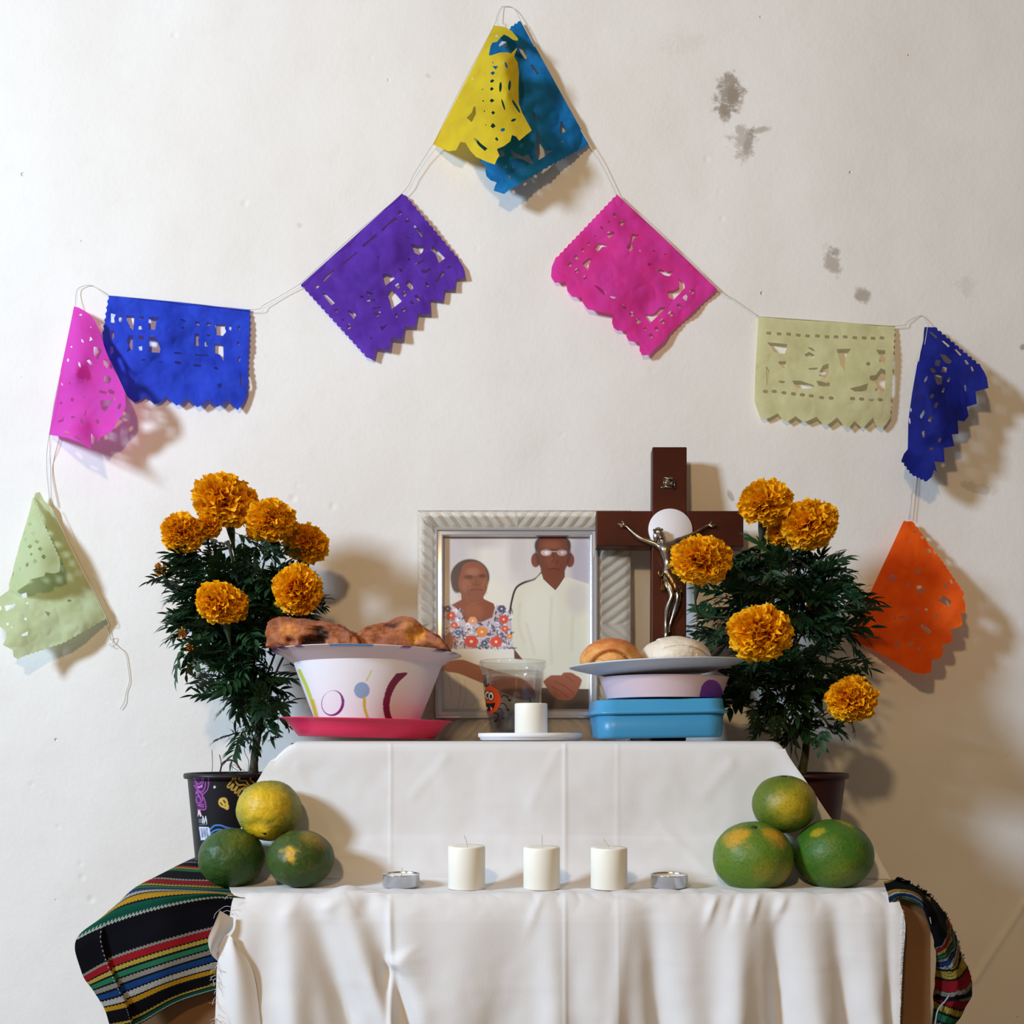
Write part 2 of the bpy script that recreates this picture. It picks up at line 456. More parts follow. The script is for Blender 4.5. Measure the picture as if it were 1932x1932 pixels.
# ---------------------------------------------------------------- white tablecloth
cloth_m = mat('white_cotton', (232, 229, 228), rough=0.9, sheen=0.1, bump=0.00012, bscale=500, translucent=0.12)
def g(x, c, w): return np.exp(-((x-c)/w)**2)
def make_cloth():
    # cross-section from the back of the upper step down to below the frame: (y, z, x_left, x_right)
    prof = [(-0.034, TOPZ, -.252, .300), (-0.12, TOPZ, -.252, .296), (-0.20, TOPZ, -.252, .293), (-0.262, TOPZ, -.252, .291), (-0.277, TOPZ-.001, -.254, .291), (-0.2835, TOPZ-.006, -.262, .294),
            (-0.2860, TOPZ-.018, -.268, .299), (-0.2885, TOPZ-.055, -.281, .323), (-0.2905, TOPZ-.095, -.292, .352), (-0.2940, SHZ+.040, -.300, .380), (-0.3000, SHZ+.017, -.300, .392),
            (-0.3130, SHZ+.005, -.298, .395), (-0.335, SHZ, -.292, .390), (-0.385, SHZ, -.276, .379), (-0.3965, SHZ-.002, -.270, .374), (-0.4030, SHZ-.010, -.270, .374), (-0.4060, SHZ-.028, -.272, .377),
            (-0.4080, SHZ-.062, -.2815, .374), (-0.4090, SHZ-.11, -.2825, .371), (-0.4095, SHZ-.17, -.281, .369), (-0.4095, SHZ-.26, -.281, .368)]
    pr = np.array(spline([np.array(p) for p in prof], 11)); ns = len(pr); nx = 420
    T = np.linspace(0, 1, nx)
    V = np.zeros((ns, nx, 3))
    for i, (y, z, xl, xr) in enumerate(pr):
        V[i, :, 0] = xl+(xr-xl)*T; V[i, :, 1] = y; V[i, :, 2] = z
    X = V[..., 0].copy(); Y = V[..., 1].copy(); Z = V[..., 2].copy()
    pxs = X/(DW+Y)*F+966; pys = 1395-(Z-CZ)/(DW+Y)*F       # used only to name the places of folds and creases
    drop = np.clip((SHZ-.012-Z)/0.10, 0, 1); on = (Y < -0.395)
    # hanging folds: px at the top, px at the bottom, width px, depth m
    folds = [(470, 440, 30, .004), (545, 560, 30, .007), (585, 655, 26, -.009), (650, 735, 24, .006), (690, 765, 26, -.007), (735, 742, 7, .004),
             (760, 790, 34, .004), (880, 860, 60, .004), (985, 960, 50, -.003), (1035, 1050, 26, .004), (1120, 1130, 40, .004), (1180, 1160, 18, .003), (1225, 1245, 24, -.008), (1290, 1305, 30, .003),
             (1395, 1385, 32, .010), (1462, 1475, 22, -.010), (1520, 1540, 30, .006), (1570, 1600, 20, -.006), (1630, 1650, 24, .004), (1672, 1678, 10, -.002)]
    D = np.zeros_like(X)
    q = np.clip((pys-1690)/240, 0, 1.4)
    for a, b_, w, dd in folds:
        D += 1.5*dd*g(pxs, a+(b_-a)*q, w)*(0.25+0.75*drop)
    D *= np.where(on, np.clip((SHZ+.002-Z)/.02, 0, 1), 0)
    # tight creases near the lower edge of the shelf
    for a, w, dd, ln in ((1350, 9, .004, 30), (1390, 8, -.003, 30), (1430, 8, .003, 26), (1480, 10, .0035, 26), (630, 22, .004, 24), (700, 20, -.003, 24), (1020, 10, .002, 40), (560, 16, .002, 30)):
        D += dd*g(pxs, a-(pys-1690)*0.35, w)*g(pys, 1708, ln)*on
    # gathered dimple left of centre
    for ang in (-.5, -.15, .25, .6):
        dx = pxs-738; dy = pys-1815
        u = dx*math.cos(ang)+dy*math.sin(ang); v_ = -dx*math.sin(ang)+dy*math.cos(ang)
        D += .0035*np.exp(-(v_/7)**2)*np.exp(-((u-22)/26)**2)*on
    D += -.006*g(pxs, 728, 14)*g(pys, 1835, 30)*on
    V[..., 1] -= D
    V[..., 1] -= np.where(on, .0035*np.clip((SHZ-.004-Z)/.02, 0, 1), 0)
    # ironed-in fold lines
    for px0, amp in ((1066, .0011), (737, .0008), (1165, .0005)):
        V[..., 1] -= amp*.8*np.exp(-((pxs-px0)/3.2)**2)*(Y < -0.28)
        pass
    for py0, xa, xb, amp in ((1512, 830, 980, .0008), (1806, 1580, 1700, .0013), (1612, 600, 745, .0016), (1805, 1066, 1690, .0005), (1850, 640, 1060, .0006), (1560, 800, 1300, .0003)):
        m_ = 1/(1+np.exp(-(pxs-xa)/8))/(1+np.exp((pxs-xb)/8))
        V[..., 1] -= amp*.7*np.exp(-((pys-py0-.03*(pxs-xa))/3.0)**2)*m_*(Y < -0.28)
    # soft unevenness of riser and shelf
    pts = V.reshape(-1, 3)
    n1 = nz(pts, 9, 1.0, 2).reshape(X.shape); n2 = nz(pts, 30, 2.0, 2).reshape(X.shape)
    riser = (Y < -0.284) & (Z > SHZ+.004)
    V[..., 1] -= np.where(riser, (n1*.0035+n2*.0010)*np.clip((TOPZ-Z)/.03, 0, 1), 0)
    V[..., 1] -= np.where(on, (n1*.002+n2*.0014)*drop, 0)
    V[..., 2] += np.where((Y < -0.36) & (Z > SHZ-.02), np.abs(n2)*.003+.003*g(pxs, 655, 30)+.0025*g(pxs, 1640, 40)+.002*g(pxs, 1690, 10), 0)*np.clip((-0.355-Y)/.02, 0, 1)
    # slanting pulls on the riser
    for (xa, ya, xb, yb, amp) in ((1380, 1440, 1330, 1500, .0012), (840, 1430, 780, 1500, .0012), (1580, 1560, 1500, 1640, .0018), (560, 1450, 640, 1600, .0010), (1000, 1520, 1060, 1400, .0008), (1330, 1640, 1250, 1560, .0010)):
        V[..., 1] -= amp*.7*np.exp(-(seg_dist(pxs, pys, (xa, ya), (xb, yb))/10.0)**2)*riser
    lim = -.3975-.0004*np.abs(n2); V[..., 1] = np.where(on & (Z < SHZ-.006), np.minimum(V[..., 1], lim), V[..., 1])
    # left end of the top turns down over the edge, right edge hangs as a narrow fold
    e = np.clip((-.232-X)/.024, 0, 1); V[..., 2] -= .016*e**1.6*np.clip((Z-(TOPZ-.055))/.045, 0, 1)
    e = np.clip((X-.283)/.010, 0, 1); V[..., 2] -= np.where(Z > TOPZ-.008, .004*e**2, 0)
    edge = g(T[None, :]*np.ones((ns, 1)), 1.0, .022)
    V[..., 1] -= np.where(riser, .006*edge*np.clip((TOPZ-Z)/.04, 0, 1), 0)
    # ragged side edges of the hanging part
    for col_, sgn in ((0, -1), (nx-1, 1)):
        for i in range(ns):
            if pr[i, 1] < -0.398: V[i, col_, 0] += sgn*(random.random()*.0012)+sgn*.002*math.sin(i*.35)
    Fc = [(i*nx+j, i*nx+j+1, (i+1)*nx+j+1, (i+1)*nx+j) for i in range(ns-1) for j in range(nx-1)]
    V = V.reshape(-1, 3)
    t = thing('tablecloth', (0.05, -0.22, SHZ), 'white cotton tablecloth with fold creases draped over both steps of the altar', 'tablecloth')
    build('cloth_sheet', V, Fc, cloth_m, t)
    # turned-back selvedge flap low on the left
    def flap(rows, name='edge_flap'):
        U = np.array([spline([np.array(P(a, b_, y)) for a, b_, y in r], 6) for r in rows])
        k = np.array([spline(list(U[:, j]), 5) for j in range(U.shape[1])])
        build(name, k.reshape(-1, 3), grid_faces(*k.shape[:2]), cloth_m, t)
    flap([[(440, 1732, -.412), (425, 1724, -.420), (415, 1718, -.424)], [(438, 1752, -.413), (418, 1750, -.424), (404, 1744, -.428)],
          [(420, 1772, -.414), (404, 1778, -.424), (393, 1770, -.427)], [(412, 1792, -.412), (400, 1800, -.418), (395, 1790, -.422)], [(412, 1812, -.411), (409, 1812, -.413), (406, 1806, -.415)]])
    flap([[(414, 1765, -.413), (436, 1767, -.420), (446, 1790, -.417)], [(412, 1800, -.413), (440, 1806, -.424), (466, 1808, -.417)],
          [(412, 1850, -.412), (446, 1856, -.424), (482, 1852, -.416)], [(412, 1955, -.412), (452, 1955, -.420), (494, 1950, -.413)]], 'edge_flap')
    # loose threads along both raw edges
    fr = MB()
    for k in range(30):
        y0 = random.choice([random.uniform(1815, 1930), random.uniform(1760, 1930)]); x0 = 412
        L = random.uniform(8, 26); a = random.uniform(1.9, 3.3); pts = [P(x0, y0, -.413)]; x, y = x0, y0
        for s_ in range(5):
            a += random.uniform(-.7, .7)-.12; x += math.cos(a)*L/5; y += abs(math.sin(a))*L/5*random.uniform(.4, 1.6); pts.append(P(x, y, -.414-.002*s_))
        fr.tube([Vector(q) for q in spline(pts, 3)], .00018, 4)
    for k in range(150):
        y0 = random.uniform(1715, 1932); x0 = 1704-(y0-1715)*.035
        fr.tube([P(x0-3, y0, -.4125), P(x0+random.uniform(1, 4), y0+random.uniform(-2, 5), -.4135)], .0002, 3)
    for q in ([(440, 1712), (425, 1710), (408, 1722), (403, 1733)], [(438, 1690), (430, 1690), (424, 1697)], [(440, 1726), (430, 1718), (418, 1722)]):
        fr.tube([Vector(v) for v in spline([P(a, b_, -.413) for a, b_ in q], 5)], .0002, 4)
    build('frayed_threads', fr.v, fr.f, cloth_m, t, kind='stuff')
make_cloth()

# ---------------------------------------------------------------- striped woven cloth (serape)
STR = {'k': (14, 14, 22), 'w': (190, 190, 186), 'r': (146, 24, 36), 'y': (190, 165, 70), 'g': (40, 110, 78), 'd': (14, 78, 62), 'b': (22, 62, 120), 'o': (200, 152, 36), 's': (150, 146, 138), 'c': (160, 172, 162)}
# (start, end, colour) along the fall of the cloth, q = 0 at the back of the shelf, 10 at the lower hem
BAND = [(0, .25, 'k'), (.25, .42, 's'), (.42, .62, 'k'), (.62, .75, 'o'), (.75, .85, 'g'), (.85, 1.0, 'b'), (1.0, 1.12, 'k'), (1.12, 1.2, 's'), (1.2, 1.35, 'k'), (1.35, 1.42, 'r'), (1.42, 1.5, 'y'), (1.5, 1.6, 'g'), (1.6, 2.0, 'k'),
        (2.0, 2.06, 'c'), (2.06, 2.28, 'r'), (2.28, 2.32, 'k'), (2.32, 2.44, 'y'), (2.44, 2.48, 'k'), (2.48, 2.58, 'g'), (2.58, 2.62, 'k'), (2.62, 2.70, 'b'), (2.70, 2.74, 'k'), (2.74, 2.85, 'w'), (2.85, 2.89, 'k'),
        (2.89, 3.08, 'o'), (3.08, 3.12, 'k'), (3.12, 3.36, 'd'), (3.36, 3.42, 'c'), (3.42, 5.0, 'k'),
        (5.0, 5.14, 's'), (5.14, 5.5, 'r'), (5.5, 5.58, 'k'), (5.58, 5.84, 'y'), (5.84, 5.95, 'k'), (5.95, 6.25, 'g'), (6.25, 6.35, 'k'), (6.35, 6.62, 's'), (6.62, 6.72, 'k'),
        (6.72, 7.02, 'b'), (7.02, 7.12, 'k'), (7.12, 7.42, 'w'), (7.42, 7.5, 'k'), (7.5, 7.8, 'o'), (7.8, 8.9, 'k'), (8.9, 9.1, 'y'), (9.1, 9.2, 'k'), (9.2, 9.5, 'd'), (9.5, 9.62, 'c'), (9.62, 10.0, 'k')]
def stripes(q, u):
    """q: position across the bands, u: along the thread in metres (gives the zigzag weave)"""
    C = np.ones((len(q), 3))*lin(STR['k'])
    z = q+0.018*np.sign(np.sin(u*2*np.pi/0.0035))
    for a, b_, c in BAND:
        zz = z if c in 'wsyoc' else q
        m_ = (zz >= a) & (zz < b_); C[m_] = lin(STR[c])
        if c in 'wsyo':
            tw = m_ & (np.sin((u/0.0016+q*9.0)*2*np.pi) > 0.55); C[tw] = lin(STR[c])*.35
    return C*.72
serape_m = mat('woven_wool', (20, 20, 24), rough=0.95, vcol='col', bump=0.0004, bscale=700, sheen=0.0, spec=0.1)
def patch(rows, qs, nu, nv, uscale=1.0):
    """rows of (px,py,y) control points, each row one value q"""
    R = [np.array(spline([np.array(P(*p)) for p in r], 10)) for r in rows]
    R = [np.array([r[min(int(t*(len(r)-1)), len(r)-2)]*(1-(t*(len(r)-1)-min(int(t*(len(r)-1)), len(r)-2)))+r[min(int(t*(len(r)-1)), len(r)-2)+1]*(t*(len(r)-1)-min(int(t*(len(r)-1)), len(r)-2)) for t in np.linspace(0, 1, nu)]) for r in R]
    R = np.array(R)                                   # rows x nu x 3
    k = len(rows); tq = np.linspace(0, k-1, nv); out = np.zeros((nv, nu, 3)); q = np.zeros(nv)
    ext = np.concatenate([[2*R[0]-R[1]], R, [2*R[-1]-R[-2]]]); qe = [2*qs[0]-qs[1]]+list(qs)+[2*qs[-1]-qs[-2]]
    for n_, t in enumerate(tq):
        i = min(int(t), k-2); f = t-i
        a, b_, c, d = ext[i], ext[i+1], ext[i+2], ext[i+3]
        out[n_] = .5*((2*b_)+(-a+c)*f+(2*a-5*b_+4*c-d)*f*f+(-a+3*b_-3*c+d)*f**3)
        q[n_] = qs[i]*(1-f)+qs[i+1]*f
    U = np.cumsum(np.concatenate([np.zeros((nv, 1)), np.linalg.norm(np.diff(out, axis=1), axis=-1)], 1), 1)
    return out, np.repeat(q[:, None], nu, 1), U
def make_serape():
    t = thing('serape', (-0.32, -0.2, SHZ), 'black woven serape with coloured stripes hanging over both ends of the large box', 'blanket')
    ys = -.403
    rows = [[(362, 1622, -.06), (384, 1612, -.06), (430, 1617, -.06), (500, 1618.5, -.06)],
            [(338, 1634, -.13), (356, 1625, -.13), (420, 1629, -.13), (520, 1630.5, -.13)],
            [(284, 1664, -.26), (306, 1649, -.25), (360, 1651, -.25), (470, 1655, -.25)],
            [(238, 1692, -.355), (262, 1673, -.345), (340, 1674, -.35), (470, 1680, -.35)],
            [(190, 1732, -.405), (240, 1700, -.408), (310, 1686, -.408), (400, 1684, -.402), (462, 1694, -.397)],
            [(146, 1772, -.425), (192, 1750, -.422), (290, 1718, -.418), (390, 1697, -.408), (462, 1697, -.3985)],
            [(157, 1834, -.430), (205, 1808, -.428), (300, 1776, -.424), (400, 1750, -.409), (462, 1735, -.3985)],
            [(178, 1868, -.430), (228, 1850, -.430), (310, 1822, -.426), (400, 1795, -.410), (462, 1780, -.3985)],
            [(200, 1905, -.428), (250, 1892, -.428), (320, 1862, -.424), (400, 1838, -.410), (462, 1826, -.3985)],
            [(212, 1945, -.424), (258, 1935, -.424), (330, 1895, -.418), (410, 1868, -.408), (462, 1856, -.3985)]]
    qs = [0, 1.1, 1.75, 2.5, 3.0, 3.42, 5.0, 6.45, 7.75, 9.7]
    V, Q, U = patch(rows, qs, 420, 560)
    # soft ripples, and the stitched hem turned under near the left end
    n_ = nz(V.reshape(-1, 3)[::1], 22, 5, 2).reshape(Q.shape)
    V[..., 1] -= n_*.003
    hang = np.clip((Q-3.3)/.6, 0, 1)
    uu = U/U[:, -1:]
    hx = 0.165+0.0*Q
    V[..., 1] -= hang*(.0025*np.tanh((hx-uu)/.006))
    sh = np.where(uu < hx, -0.10*hang, 0)
    C = stripes((Q+sh).ravel(), U.ravel()).reshape(V.shape)
    st = (np.abs(uu-hx+.012) < .0022) & (np.sin(Q*28) > .2) & (hang > .5); C[st] = lin((150, 150, 150))
    Fc = [(i*420+j, (i+1)*420+j, (i+1)*420+j+1, i*420+j+1) for i in range(559) for j in range(419)]
    build('striped_weave', V.reshape(-1, 3), Fc, serape_m, t, colors=C.reshape(-1, 3))
    # part lying flat on the shelf under the white cloth
    mb = MB()
    xs = np.linspace(-.262, .40, 60); ysr = np.linspace(-.385, -.05, 8)
    V = np.array([[(x, y, SHZ-.0025) for x in xs] for y in ysr]); C = stripes(np.repeat(np.linspace(3.2, .2, 8), 60), np.tile(xs, 8))
    build('striped_weave', V.reshape(-1, 3), grid_faces(8, 60), serape_m, t, colors=C)
    # right end: a twisted strand falling past the corner of the box
    rows = [[(1668, 1664, -.388), (1690, 1659, -.372), (1722, 1669, -.355), (1752, 1688, -.36), (1778, 1716, -.37), (1800, 1756, -.378), (1815, 1800, -.382), (1832, 1850, -.385), (1826, 1895, -.388), (1790, 1945, -.39)],
            [(1672, 1676, -.398), (1694, 1674, -.405), (1722, 1680, -.405), (1748, 1700, -.408), (1768, 1728, -.408), (1786, 1766, -.405), (1800, 1808, -.403), (1815, 1855, -.403), (1808, 1897, -.404), (1778, 1950, -.405)],
            [(1676, 1692, -.406), (1696, 1686, -.413), (1720, 1690, -.415), (1742, 1706, -.418), (1758, 1736, -.416), (1770, 1775, -.41), (1786, 1815, -.405), (1798, 1852, -.402), (1790, 1890, -.402), (1768, 1955, -.403)],
            [(1682, 1712, -.404), (1698, 1697, -.409), (1718, 1700, -.410), (1740, 1714, -.411), (1754, 1745, -.408), (1762, 1785, -.39), (1766, 1820, -.38), (1764, 1850, -.375), (1762, 1890, -.375), (1758, 1958, -.38)]]
    V, Q, U = patch(rows, [0, 1, 2, 3], 300, 60)
    UU = U/U[:, -1:]
    q = 1.9+UU*3.6+Q*.55
    q = np.where(UU < .2, 9.2-Q*1.0-UU*2, np.where(UU < .42, 4.0, np.where(UU < .62, 4.9+(UU-.42)*16-Q*.3, np.where(UU < .8, 5.9-(UU-.62)*6, 4.9+(UU-.8)*8+Q*.2))))
    V[..., 1] -= nz(V.reshape(-1, 3), 60, 3, 2).reshape(Q.shape)*.004
    C = stripes(q.ravel(), U.ravel())*.62
    build('hanging_end', V.reshape(-1, 3), [(i*300+j, (i+1)*300+j, (i+1)*300+j+1, i*300+j+1) for i in range(59) for j in range(299)], serape_m, t, colors=C, label='twisted end of the serape with frayed black edge')
    fr = MB(); cols = []
    for k in range(110):
        s = random.random()**1.6*.95
        base = [(1690, 1659), (1722, 1669), (1752, 1688), (1778, 1716), (1800, 1756), (1815, 1800), (1832, 1850), (1826, 1895)]
        i = min(int(s*7), 6); f = s*7-i
        x = base[i][0]*(1-f)+base[i+1][0]*f; y = base[i][1]*(1-f)+base[i+1][1]*f
        c = lin((10, 10, 12)) if s < .3 or random.random() < .5 else lin(random.choice([(190, 195, 190), (40, 90, 70), (150, 30, 40)]))
        L = random.uniform(3, 7) if s < .35 else random.uniform(1, 3)
        fr.tube([P(x-2, y+2, -.375), P(x+random.uniform(-2, 4), y-L*.6, -.377), P(x+random.uniform(-2, 5), y-L*random.uniform(.4, 1), -.38)], .0005 if s < .3 else .0003, 4, c=c)
    ln = spline([P(a, b_, -.40) for a, b_ in ((1752, 1725), (1764, 1752), (1774, 1785), (1790, 1815), (1800, 1842), (1796, 1868), (1784, 1888), (1770, 1905), (1764, 1935))], 6)
    fr.tube(ln, .0008, 5, c=lin((140, 145, 150)))
    fr.tube(spline([P(1748, 1718, -.412), P(1754, 1730, -.415), P(1757, 1743, -.414)], 4), .0004, 4, c=lin((190, 185, 170)))
    build('frayed_fringe', fr.v, fr.f, serape_m, t, colors=np.array(fr.c), kind='stuff')
make_serape()
# ---------------------------------------------------------------- cut-paper banners
def R4(x, y, w, h, rot=0.0):
    c, s = math.cos(math.radians(rot)), math.sin(math.radians(rot))
    return [(x+a*c-b*s, y+a*s+b*c) for a, b in ((-w/2, -h/2), (w/2, -h/2), (w/2, h/2), (-w/2, h/2))]
def paper(name, rgb, rgb2=None, tr=0.35):
    return mat(name, rgb, rough=0.75, color2=rgb2 or tuple(int(c*.86) for c in rgb), vscale=38, bump=0.0004, bscale=120, bdetail=5, translucent=tr, spec=0.25)
def banner(label, m, crop, sheets, res=190, cat='banner'):
    """crop = (x0, y0, px per unit). A sheet = (outline, holes, depth points [(x, y, m from the wall)], wrinkle in m)"""
    x0, y0, sc = crop; V = []; Fc = []
    for outline, holes, dep, wr in sheets:
        o = np.array(outline)
        lo = o.min(0)-6; hi = o.max(0)+6; h = max(hi-lo)/res
        X, Y = np.meshgrid(np.arange(lo[0], hi[0]+h, h), np.arange(lo[1], hi[1]+h, h))
        f = poly_sdf(X, Y, outline)
        for ho in holes:
            if ho[0] == 'e': f = np.minimum(f, -ell_sdf(X, Y, *ho[1:]))
            elif ho[0] == 'l': f = np.minimum(f, -line_sdf(X, Y, ho[1], ho[2]))
            else: f = np.minimum(f, -poly_sdf(X, Y, ho))
        tp = TPS(dep)
        sd = random.random()*9
        def to3(x, y):
            dd = tp(x, y)
            px = x0+x*sc; py = y0+y*sc
            w = nz(np.stack([px*.01, py*.01, 0*px], -1), 1.3, sd, 2)*wr
            w2 = np.abs(nz(np.stack([px*.01, py*.01, 0*px], -1), 3.2, sd+1, 2))*wr*.25
            dd = np.maximum(dd+w+w2, 0.0016)
            d = DW-dd
            return np.stack([(px-966)*d/F, -dd, CZ+(1395-py)*d/F], -1)
        v, f_, _ = cut_mesh(f, X, Y, to3)
        n = sum(len(a) for a in V); V.append(v); Fc += [tuple(i+n for i in q) for q in f_]
    return build('paper_banner', np.concatenate(V), Fc, m, label=label, cat=cat, group='cut-paper banners of the garland')

C1 = (780, 0, 380/1932); C2 = (550, 350, 350/1932); C3 = (1020, 350, 350/1932); C4 = (60, 520, 440/1932); C5 = (1400, 560, 500/1932); C6 = (0, 900, 300/1260); C7 = (1550, 960, 382/1932)

# teal-blue, right of the peak
o = [(1030, 205), (1060, 250)]+[(1690, 1390)]+scallop((1690, 1390), (1330, 1590), 9, -14)+scallop((1330, 1590), (900, 1845), 9, -14)+[(870, 1862), (820, 1845), (770, 1830), (780, 1790), (800, 1750), (740, 1730), (700, 1690), (690, 1640), (700, 1600), (640, 1540), (600, 1300), (640, 800), (700, 560), (735, 430), (800, 370), (880, 320), (930, 272)]+scallop((930, 272), (1030, 205), 3, 14)
h = [[(1000, 430), (1040, 450), (1100, 545), (1075, 570), (1030, 510)], [(1115, 620), (1140, 618), (1210, 712), (1185, 718)], [(1410, 1160), (1430, 1170), (1470, 1260), (1400, 1285)], [(1300, 925), (1345, 960), (1375, 1030), (1340, 985)],
     [(930, 1435), (985, 1470), (1050, 1500), (1105, 1478), (1150, 1570), (1130, 1575), (1050, 1530), (960, 1510)], [(1180, 1275), (1205, 1280), (1222, 1350), (1225, 1400), (1265, 1445), (1345, 1440), (1200, 1540), (1155, 1455), (1180, 1360)],
     [(1125, 1000), (1140, 1050), (1170, 1090), (1170, 1155), (1150, 1150), (1145, 1090)], [(820, 430), (850, 395), (890, 400), (905, 450), (820, 445)], [(815, 1455), (860, 1440), (880, 1490), (830, 1510)],
     ('e', 918, 1697, 16, 12), ('e', 890, 1600, 7, 16, .2), ('e', 955, 1600, 7, 16, -.2), ('e', 1030, 1632, 18, 9, -.5), ('e', 815, 1610, 9, 18, -.5), ('e', 1240, 1240, 8, 14), ('e', 1120, 1300, 8, 16), ('e', 1420, 1360, 14, 8)]
banner('teal-blue cut-paper banner right of the garland peak, partly behind the yellow one', paper('paper_teal', (20, 120, 186), (18, 98, 156), .3), C1,
       [(o, h, [(1030, 205, 0.0071), (1360, 800, 0.0071), (1690, 1390, 0.0071), (1200, 700, 0.0137), (1000, 800, 0.0148), (900, 1800, 0.0357), (1330, 1580, 0.0275), (1500, 1470, 0.0192), (700, 600, 0.0082), (650, 1500, 0.0137), (1100, 1300, 0.0220), (1250, 1000, 0.0214)], .010)], 210)
# yellow, left of the peak
o = [(775, 245), (830, 250), (880, 260), (940, 295), (1003, 368), (1003, 392), (955, 382), (910, 350), (870, 330), (835, 360), (800, 402), (758, 408), (740, 440), (722, 530), (745, 532), (830, 503), (915, 503), (935, 515), (1000, 450), (965, 540), (1000, 600), (1012, 700), (1008, 850), (1012, 1000), (1045, 1085), (1085, 1160), (1135, 1250), (1075, 1300), (1015, 1350), (985, 1310), (945, 1295), (930, 1355), (870, 1400), (800, 1430), (825, 1495), (800, 1530), (780, 1578), (710, 1555), (600, 1505), (540, 1440), (500, 1370), (450, 1360), (410, 1440), (340, 1452), (270, 1425), (190, 1385)]
h = [[(595, 1015), (600, 1090), (560, 1172), (510, 1130), (560, 1080), (575, 1030)], [(575, 1330), (595, 1320), (650, 1380), (712, 1425), (685, 1448), (630, 1400)],
     [(755, 635), (815, 632), (790, 668)], [(738, 700), (765, 682), (785, 702), (757, 722)], [(732, 778), (760, 758), (778, 775), (750, 796)], [(733, 855), (750, 832), (772, 852), (748, 872)], [(732, 965), (750, 945), (780, 965), (748, 985)], [(745, 1080), (765, 1062), (785, 1082), (765, 1102)], [(738, 1210), (762, 1178), (790, 1210), (762, 1232)], [(780, 1330), (800, 1312), (818, 1345), (800, 1352)],
     ('e', 888, 622, 11, 32, -.3), ('e', 835, 835, 12, 50, .05), ('e', 922, 820, 13, 50, .1), ('e', 862, 1005, 9, 58, -.3), ('e', 985, 1020, 12, 75, -.55), ('e', 762, 600, 6, 9), ('e', 797, 345, 13, 9), ('e', 960, 1152, 26, 12, -.4), ('e', 857, 1245, 22, 16, -.4), ('e', 670, 968, 8, 8), ('e', 680, 1066, 7, 7), ('e', 693, 1198, 6, 6), ('e', 663, 857, 6, 6), ('e', 565, 755, 7, 7)]
banner('yellow cut-paper banner curled over itself, left of the garland peak', paper('paper_yellow', (228, 202, 40), (214, 182, 40), .35), C1,
       [(o, h, [(775, 245, .010), (480, 800, .010), (190, 1385, .012), (880, 600, .075), (800, 520, .066), (1000, 700, .055), (1010, 900, .05), (900, 900, .07), (800, 900, .058), (620, 800, .03), (780, 1560, .085), (1130, 1250, .072), (500, 1380, .05), (330, 1440, .028), (1000, 380, .045), (700, 1200, .07)], .003)], 210)
# purple
o = [(1150, 85), (1172, 100)]+scallop((1172, 100), (1740, 780), 13, 16)+[(1790, 850), (1812, 960), (1710, 972), (1700, 1082), (1592, 1085), (1572, 1206), (1440, 1182), (1448, 1338), (1312, 1332), (1290, 1465), (1176, 1466), (1150, 1592), (1036, 1582), (1022, 1712), (882, 1688), (856, 1820), (800, 1795)]+scallop((800, 1795), (95, 1020), 17, 14)
h = [R4(1128, 282, 42, 42, 45), R4(1206, 369, 38, 38, 45), [(1283, 415), (1325, 450), (1380, 520), (1352, 535), (1320, 480), (1265, 435)], [(930, 462), (1080, 325), (1120, 375), (1070, 372), (1010, 410), (948, 480)],
     [(732, 625), (875, 505), (895, 525), (748, 642)], [(525, 815), (675, 693), (690, 700), (540, 822)], [(325, 985), (435, 870), (455, 882), (335, 1002)], R4(265, 1050, 34, 34, 45), [(318, 1125), (345, 1120), (452, 1225), (415, 1250)],
     R4(465, 1300, 36, 36, 45), ('e', 535, 1398, 16, 12, .7), [(570, 1460), (605, 1435), (620, 1490), (590, 1500)], [(572, 1290), (655, 1320), (672, 1350), (650, 1395)],
     [(1240, 610), (1285, 612), (1320, 630), (1365, 612), (1380, 650), (1360, 700), (1325, 722), (1285, 705), (1265, 660)], [(1465, 625), (1600, 755), (1535, 808), (1500, 710), (1450, 670)], [(1285, 820), (1330, 790), (1375, 765), (1390, 785), (1340, 815), (1300, 830)],
     [(1350, 878), (1400, 880), (1445, 855), (1460, 880), (1420, 895), (1395, 920), (1365, 905)], [(1565, 885), (1605, 905), (1505, 1012), (1492, 1000), (1530, 950)], [(1615, 850), (1640, 830), (1668, 840), (1635, 872)],
     [(945, 930), (980, 910), (1040, 930), (1078, 968), (975, 1045), (960, 990)], R4(1108, 1045, 48, 42, 50), R4(1176, 1130, 44, 44, 45), R4(1255, 1222, 42, 34, 45), [(1180, 1015), (1215, 980), (1250, 1010), (1268, 1075), (1245, 1092)], [(1275, 1150), (1300, 1130), (1348, 1185), (1325, 1208)],
     [(1035, 1070), (1150, 1205), (1040, 1290), (1020, 1190), (995, 1140)], R4(1168, 1290, 44, 40, 45), [(1075, 1330), (1100, 1325), (1105, 1365), (1090, 1385)], ('e', 1412, 1030, 16, 28, -.5), [(775, 1095), (820, 1112), (862, 1120), (825, 1145), (795, 1140)],
     [(780, 1200), (870, 1180), (880, 1196), (790, 1222)], [(835, 1275), (925, 1255), (930, 1275), (850, 1290)], [(830, 1320), (870, 1330), (930, 1310), (922, 1345), (890, 1370), (865, 1338)], [(920, 1470), (960, 1465), (1015, 1425), (945, 1515)], ('e', 735, 1160, 22, 12), ('e', 1225, 768, 12, 18, -.6), ('e', 1140, 885, 10, 30, -.7), ('e', 905, 750, 6, 18, -.5), ('e', 830, 1590, 8, 14), ('e', 1215, 545, 12, 8)]
